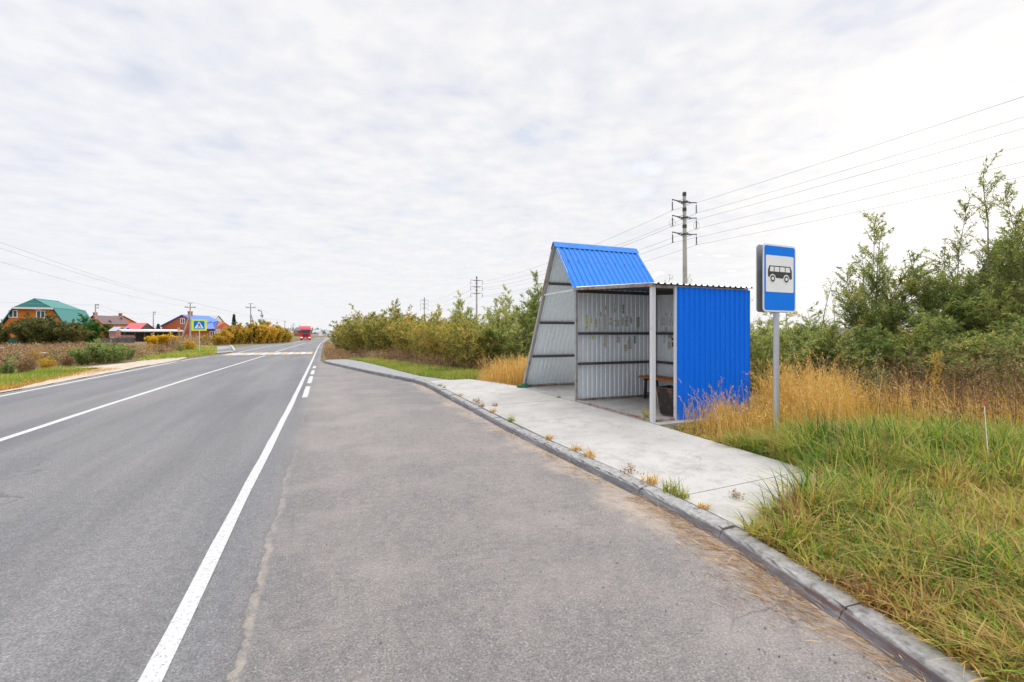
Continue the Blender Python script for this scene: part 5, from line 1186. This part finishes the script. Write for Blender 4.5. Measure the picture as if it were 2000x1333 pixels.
# brown weeds under the willows
WR = [(7.6, 3.4), (8.6, 5.0), (10.0, 6.6), (9.6, 8.4), (11, 9.5), (15, 8.5), (16, 6.0), (14, 4.4), (10, 3.2), (8.2, 2.7)]
ww = scatter(rng, 850, WR)
stuff('brown_weeds', weed_parts(rng, ww, zr, 1.32, 26, 0, 0, (.05, .016), .40, .15, .13, LW), [M['lf_brown']], 'dense dry brown weeds under the willows on the right', 'weeds')
gx = scatter(rng, 3000, WR); gx = gx; stuff('weed_grass', [(*blade_arrays(rng, base_of(gx), rng.uniform(.4, 1.0, 3000), np.full(3000, .007), np.clip(rng.normal(.5, .25, 3000), 0, 1), 1.0, 4, (-.6, .2)), 0)], [M['drygrass']], 'arching brown dry grass tangled in the weeds on the right', 'grass')
fx = scatter(rng, 30000, [(9, -6), (60, -12), (75, 60), (16, 62), (9, 22), (11, 9)]); n = len(fx); fp_ = patch(fx[:, 0], fx[:, 1], .35, 1.1)
stuff('field_grass', [(*blade_arrays(rng, base_of(fx), (.25 + .45 * fp_) * rng.uniform(.5, 1.2, n), np.full(n, .035), np.clip(.55 * fp_ + rng.normal(.2, .2, n), 0, 1), .6, 3), 0)], [M['lf_brown']], 'rough withered grass of the open field behind the willows', 'grass')
# right verge beyond the shelter
EG = [(4.3, 13.9), (3.65, 14.3), (3.05, 15.5), (2.7, 17.9), (2.3, 21.2), (1.72, 24.6), (1.1, 27), (1.4, 28.5), (2.4, 27), (3.7, 21), (5.0, 17), (5.3, 14.6)]
gx = scatter(rng, 15000, EG); n = len(gx); p = patch(gx[:, 0], gx[:, 1], 2.2, 2.2)
stuff('verge_grass', [(*blade_arrays(rng, base_of(gx), (.10 + .16 * p) * rng.uniform(.5, 1.2, n), np.full(n, .011), np.clip(.40 + .3 * (p - .5) + rng.normal(0, .14, n) + .3 * (rng.uniform(0, 1, n) < .12), 0, 1), .7, 3), 0)], [M['grass']], 'bright green grass strip along the far footpath', 'grass')
wx = scatter(rng, 800, [(1.7, 31), (2.3, 27), (3.6, 21), (4.9, 17), (5.4, 14.9), (6.8, 15.0), (5.8, 18), (4.8, 22), (3.4, 28), (2.4, 33)])
stuff('brown_weeds', weed_parts(rng, wx, zr, .60, 14, 0, 0, (.07, .024), .55, .1, .12, LW), [M['lf_brown']], 'rusty brown weeds along the foot of the right hedge', 'weeds')
gx = scatter(rng, 9000, [(.05, 27.6), (1.0, 27.4), (1.8, 28), (1.6, 36), (1.4, 46), (.8, 62), (.45, 90), (.05, 90), (-.15, 60), (-.15, 40)]); n = len(gx)
stuff('dry_grass', [(*blade_arrays(rng, base_of(gx), rng.uniform(.1, .42, n), np.full(n, .016), np.clip(rng.normal(.45, .25, n), 0, 1), .6, 3), 0)], [M['lf_brown']], 'short brown grass on the right road shoulder before the hedge', 'grass')
# left verge
gx = scatter(rng, 16000, [(-9.1, 13.5), (-8.9, 17), (-8.8, 21), (-9.3, 25.2), (-10.4, 26.0), (-13.0, 25.2), (-12.9, 22), (-12.2, 19), (-12, 13)]); n = len(gx); p = patch(gx[:, 0], gx[:, 1], 1.6, .4)
stuff('verge_grass', [(*blade_arrays(rng, base_of(gx), (.10 + .16 * p) * rng.uniform(.5, 1.2, n), np.full(n, .014), np.clip(.41 + .3 * (p - .5) + rng.normal(0, .13, n), 0, 1), .7, 3), 0)], [M['grass']], 'bright green grass strip on the near left verge', 'grass')
gx = scatter(rng, 9000, [(-8.05, 12), (-8.02, 20), (-8.4, 25.5), (-9.5, 25.4), (-9.3, 22), (-9.2, 12)]); n = len(gx)
stuff('dry_grass', [(*blade_arrays(rng, base_of(gx), rng.uniform(.03, .16, n) * np.clip((-7.95 - gx[:, 0]) * 1.4, .25, 1), np.full(n, .014), np.clip(rng.normal(.38, .22, n), 0, 1), .8, 3), 0)], [M['drygrass']], 'thin withered grass along the left road edge', 'grass')
pp_ = poly_px([(262, 706.5), (345, 700.5), (424, 690.5), (422, 679), (400, 676), (330, 688), (285, 697)])
gx = scatter(rng, 12000, pp_); n = len(gx); p = patch(gx[:, 0], gx[:, 1], 1.1, 3.4)
stuff('verge_grass', [(*blade_arrays(rng, base_of(gx), (.14 + .2 * p) * rng.uniform(.5, 1.2, n), np.full(n, .026), np.clip(.45 + .3 * (p - .5) + rng.normal(0, .15, n), 0, 1), .7, 3), 0)], [M['grass']], 'green and tan grass around the crossing sign post', 'grass')
WL = [(-12.2, 12.5), (-12.0, 19), (-13.2, 22.6), (-16, 24.6), (-13, 27), (-10.8, 31.5), (-10.4, 37), (-11.2, 46), (-14.5, 55), (-26, 70), (-44, 66), (-34, 34), (-20, 15)]
wl = scatter(rng, 9500, WL); k = rng.uniform(0, 1, len(wl)) < np.clip((26 / dist(wl)) ** .9, .25, 1); wl = wl[k]
stuff('brown_weeds', weed_parts(rng, wl, zr, 1.0 - .35 * np.clip((dist(wl) - 24) / 16, 0, 1), 14, 0, 0, (.12, .04), .45, .12, .17, (0, 0)), [M['lf_brown']], 'wide belt of dry brown weeds on the left of the road', 'weeds')
gx = scatter(rng, 16000, WL); n = len(gx)
stuff('weed_grass', [(*blade_arrays(rng, base_of(gx), rng.uniform(.2, .55, n), np.full(n, .02), np.clip(rng.normal(.48, .27, n), 0, 1), .6, 3), 0)], [M['lf_brown']], 'withered grass between the brown weeds on the left', 'grass')
wx = scatter(rng, 900, poly_px([(330, 686), (372, 680), (398, 679), (440, 672), (430, 667), (380, 667), (335, 672)]))
stuff('brown_weeds', weed_parts(rng, wx, zr, 1.35, 22, 0, 0, (.15, .05), .58, .1, .22, (0, 0)), [M['lf_brown']], 'tall rusty weeds behind the crossing sign', 'weeds')
bsM = [shrub_meshes(140 + i, 1.3, .9, 34, 12, 14, (.10, .035), (0, 0), .4, .03, .6, .35, ('lf_brown', 'lf_autumn')[i], hvar=.3, stem_r=.01) for i in range(2)]
bsM.append(shrub_meshes(143, 1.3, .8, 34, 12, 14, (.09, .03), (0, 0), .35, .03, .7, .35, 'lf_weedgreen', hvar=.35, stem_r=.01))
for px, d, top, i, w, lb in ((10, 17.5, 702, 2, .7, 'olive low shrub cut by the left picture edge above the green strip'), (48, 18.5, 698, 0, .7, 'rusty low shrub close above the green strip at far left'), (92, 20.5, 696, 1, .7, 'olive brown low shrub close above the green strip'), (132, 22, 693, 0, .7, 'rusty low shrub just left of the leafy green weeds'), (36, 22.5, 688, 2, .8, 'olive low shrub behind the green strip at far left'), (100, 25, 684, 2, .8, 'olive low shrub between the two umbel flowers and the leafy weeds'), (140, 30, 676, 1, .8, 'golden brown low shrub behind the left end of the leafy weeds'), (278, 31, 684, 2, .8, 'olive low shrub at the far end of the sandy path'), (318, 35, 678, 0, .8, 'rusty low shrub beside the green and tan grass'), (352, 38, 672, 2, .8, 'olive low shrub before the rusty ones left of the crossing sign'), (22, 24, 690, 0, 1.0, 'rusty low shrub nearest the left picture edge'), (72, 27, 684, 1, .9, 'olive brown low shrub below the big dark bush'), (118, 29, 679, 0, 1.0, 'rusty low shrub left of the leafy green weeds'), (262, 36, 675, 0, 1.0, 'rusty low shrub right of the leafy green weeds'), (296, 40, 671, 1, .9, 'olive brown low shrub below the yellow bushes'), (340, 42, 667, 0, 1.0, 'rusty low shrub below the leaning strut of the pole'), (368, 41, 664, 1, 1.0, 'olive brown low shrub left of the crossing sign post')):
    up_at(lb, 'low_shrub', px, d, top, bsM[i], 1.3, w, 'shrub', 'low brown shrubs on the left verge')
# a few white umbels and the seed stalks
for px, d, py, lb in ((86, 21, 690, 'dried white umbel flower above the left brown weeds'), (4, 24, 680, 'pale umbel flower at the left picture edge')):
    x, y = P(px, d); z0 = zr([(x, y)])[0]; z = ZZ(py, d) - z0; e_ = empty('umbel_flower', (x, y, z0), 0, lb, 'flower')
    m = MB(); m.tube([(0, 0, 0), (.02, 0, z * .6), (0, .02, z)], .006, 5); m.build('stem', M['bark'], e_)
    m = MB(); r = random.Random(px)
    for q in range(22):
        a = q * 2.4; rr_ = .02 * math.sqrt(q); c_ = Vector((rr_ * 1.2 * math.cos(a), rr_ * 1.2 * math.sin(a), z + .035 - rr_ * .2)); m.box(c_, (.026, .026, .014), Matrix.Rotation(r.uniform(0, 3), 3, 'Z')); m.bar((0, .02, z - .03), c_, .003)
    m.build('flower_head', M['trim'], e_)
# tufts growing out of the joints of kerb and pavement
def tuft(seed, n, h, mat, bend=.8):
    rng = np.random.default_rng(seed); a = rng.uniform(0, 6.28, n); r = .05 * np.sqrt(rng.uniform(0, 1, n)); b = np.stack([np.cos(a) * r * 1.6, np.sin(a) * r, np.zeros(n)], 1)
    v, q, t = blade_arrays(rng, b, h * rng.uniform(.4, 1.1, n), .006 * rng.uniform(.6, 1.4, n), np.clip(rng.normal(.5, .25, n), 0, 1), bend, 4); return np_mesh('grass_tuft', v, q, M[mat], t)
tm = {'g': tuft(1, 70, .14, 'grass'), 'd': tuft(2, 60, .10, 'drygrass', 1.0), 'b': tuft(3, 46, .13, 'lf_brown', .9), 'G': tuft(4, 60, .27, 'grass', .8)}
def wild(seed):
    rng = np.random.default_rng(seed); o = weed_parts(rng, rng.normal(size=(7, 2)) * .03, lambda q: np.zeros(len(q)), .14, 16, 0, 0, (.035, .014), .35, .1, .04); vs = [a[0] for a in o]; qs = [o[0][1], o[1][1] + len(o[0][0])]
    return np_mesh('weed_tuft', np.concatenate(vs), np.concatenate(qs), M['lf_brown'], np.concatenate([a[2] for a in o]))
tm['w'] = wild(6)
TL = [(859, 757, 'b', .9, 'reddish dry tuft at the far bend of the kerb'), (868, 760, 'b', .8, 'small reddish tuft right beside the one at the kerb bend'), (893, 776, 'd', .9, 'flat tan tuft behind the kerb below the bend'), (926, 791, 'w', 1.0, 'upright dark weed behind the kerb at the slab joint'), (937, 796, 'b', 1.0, 'thin reddish tuft at the kerb end of the slab joint'), (966, 795, 'b', .9, 'reddish tuft growing in the slab joint'), (962, 806, 'd', 1.2, 'round tan tuft below the slab joint'), (998, 823, 'g', 1.0, 'flat olive tuft behind the kerb midway along the slab'), (1068, 857, 'd', 1.1, 'tan tuft behind the kerb left of the golden pair'), (1122, 880, 'd', 1.1, 'golden tuft behind the kerb, left of the golden pair'), (1152, 892, 'd', 1.3, 'golden green tuft, right of the golden pair'), (1231, 926, 'w', .85, 'dark curled weed on the slab behind the kerb'), (1262, 944, 'd', 1.4, 'pale straw tuft right of the dark curled weed'), (1306, 962, 'g', 1.3, 'large green and tan tuft behind the kerb'), (1325, 972, 'g', 1.0, 'green tuft just right of the large tan one'), (1372, 992, 'd', .9, 'thin tan tuft behind the kerb nearest the verge'), (1092, 781, 'g', .7, 'tiny green tuft in the joint before the leaning panel'), (1262, 826, 'G', 1.1, 'fresh green grass tuft at the foot of the front post'), (1232, 815, 'd', .7, 'small dry tuft along the rusty sill'), (1440, 975, 'w', .6, 'thin creeping weed on the slab end')]
for i, (px, py, k_, s_, lb) in enumerate(TL):
    d_ = F * (EYE - .09) / (py - HY); x, y = P(px, d_)
    if y < 27: x = max(x, kx(y) + .20)
    o = link_mesh('weed_tuft' if k_ == 'w' else 'grass_tuft', tm[k_]); o.location = (x, y, .084 * kz(y) + (.130 - .084 * kz(y)) * min(1, max(0, (x - kx(y) - .19) / 1.9))); o.rotation_euler = (0, 0, i * 1.7); o.scale = (s_, s_, s_); tag(o, lb, 'tuft', 'tufts in the joints of kerb and pavement')
# straw washed up against the kerb, and loose grit on the asphalt
rng = np.random.default_rng(9)
n = 5200; y = np.concatenate([rng.uniform(.6, 3.6, 3600), rng.uniform(3.4, 7, 1000), rng.uniform(6, 14, 600)]); cl = patch(y, y * 0, 2.6, 1.1)
kxx = np.array([kx(q) for q in y]); off = np.abs(rng.normal(0, 1, n)) * (.05 + .15 * cl * np.where(y < 3.8, 1, .55)); x = kxx - .01 - off
ok = rng.uniform(0, 1, n) < .25 + .75 * cl; x, y, off = x[ok], y[ok], off[ok]; n = len(x)
a = rng.normal(math.pi / 2 + .2, .55, n); d = unit(np.stack([np.cos(a), np.sin(a), rng.normal(0, .10, n)], 1))
p = np.stack([x, y, .006 + np.clip(.05 - off * .25, 0, .05) * rng.uniform(0, 1, n)], 1)
ln = rng.uniform(.03, .17, n); sv = leaf_arrays(rng, p, d, ln, rng.uniform(.0018, .0042, n), np.clip(rng.normal(.5, .25, n), 0, 1)); sv[0][:, 2] = np.maximum(sv[0][:, 2], .004)
stuff('straw_litter', [(*sv, 0)], [M['straw']], 'matted dry straw washed up along the near kerb', 'straw')
n = 1500; y = 1.2 + 8 * rng.uniform(0, 1, n) ** 1.8; x = rng.uniform(-.2, 2.55, n); ok = rng.uniform(0, 1, n) < .15 + .85 * np.clip((x + .3) / 2.4, 0, 1) ** 1.5; x, y = x[ok], y[ok]; n = len(x)
r_ = .0025 + .0055 * rng.uniform(0, 1, n) ** 3
oct_ = np.array([[1, 0, .0], [0, 1, 0], [-1, 0, 0], [0, -1, 0], [.5, .1, .8], [.0, .5, .75], [-.5, -.1, .8], [0, -.5, .7]])
vv = (oct_[None] * r_[:, None, None] * rng.uniform(.6, 1.3, (n, 8, 1)) + np.stack([x, y, np.full(n, .001)], 1)[:, None]).reshape(-1, 3)
qf = np.array([[0, 1, 5, 4], [1, 2, 6, 5], [2, 3, 7, 6], [3, 0, 4, 7], [4, 5, 6, 7]]); qq = (np.arange(n)[:, None, None] * 8 + qf[None]).reshape(-1, 4)
stuff('grit', [(vv, qq, np.zeros(len(vv)), 0)], [M['pebble']], 'loose dark grit scattered on the bus bay asphalt', 'grit')
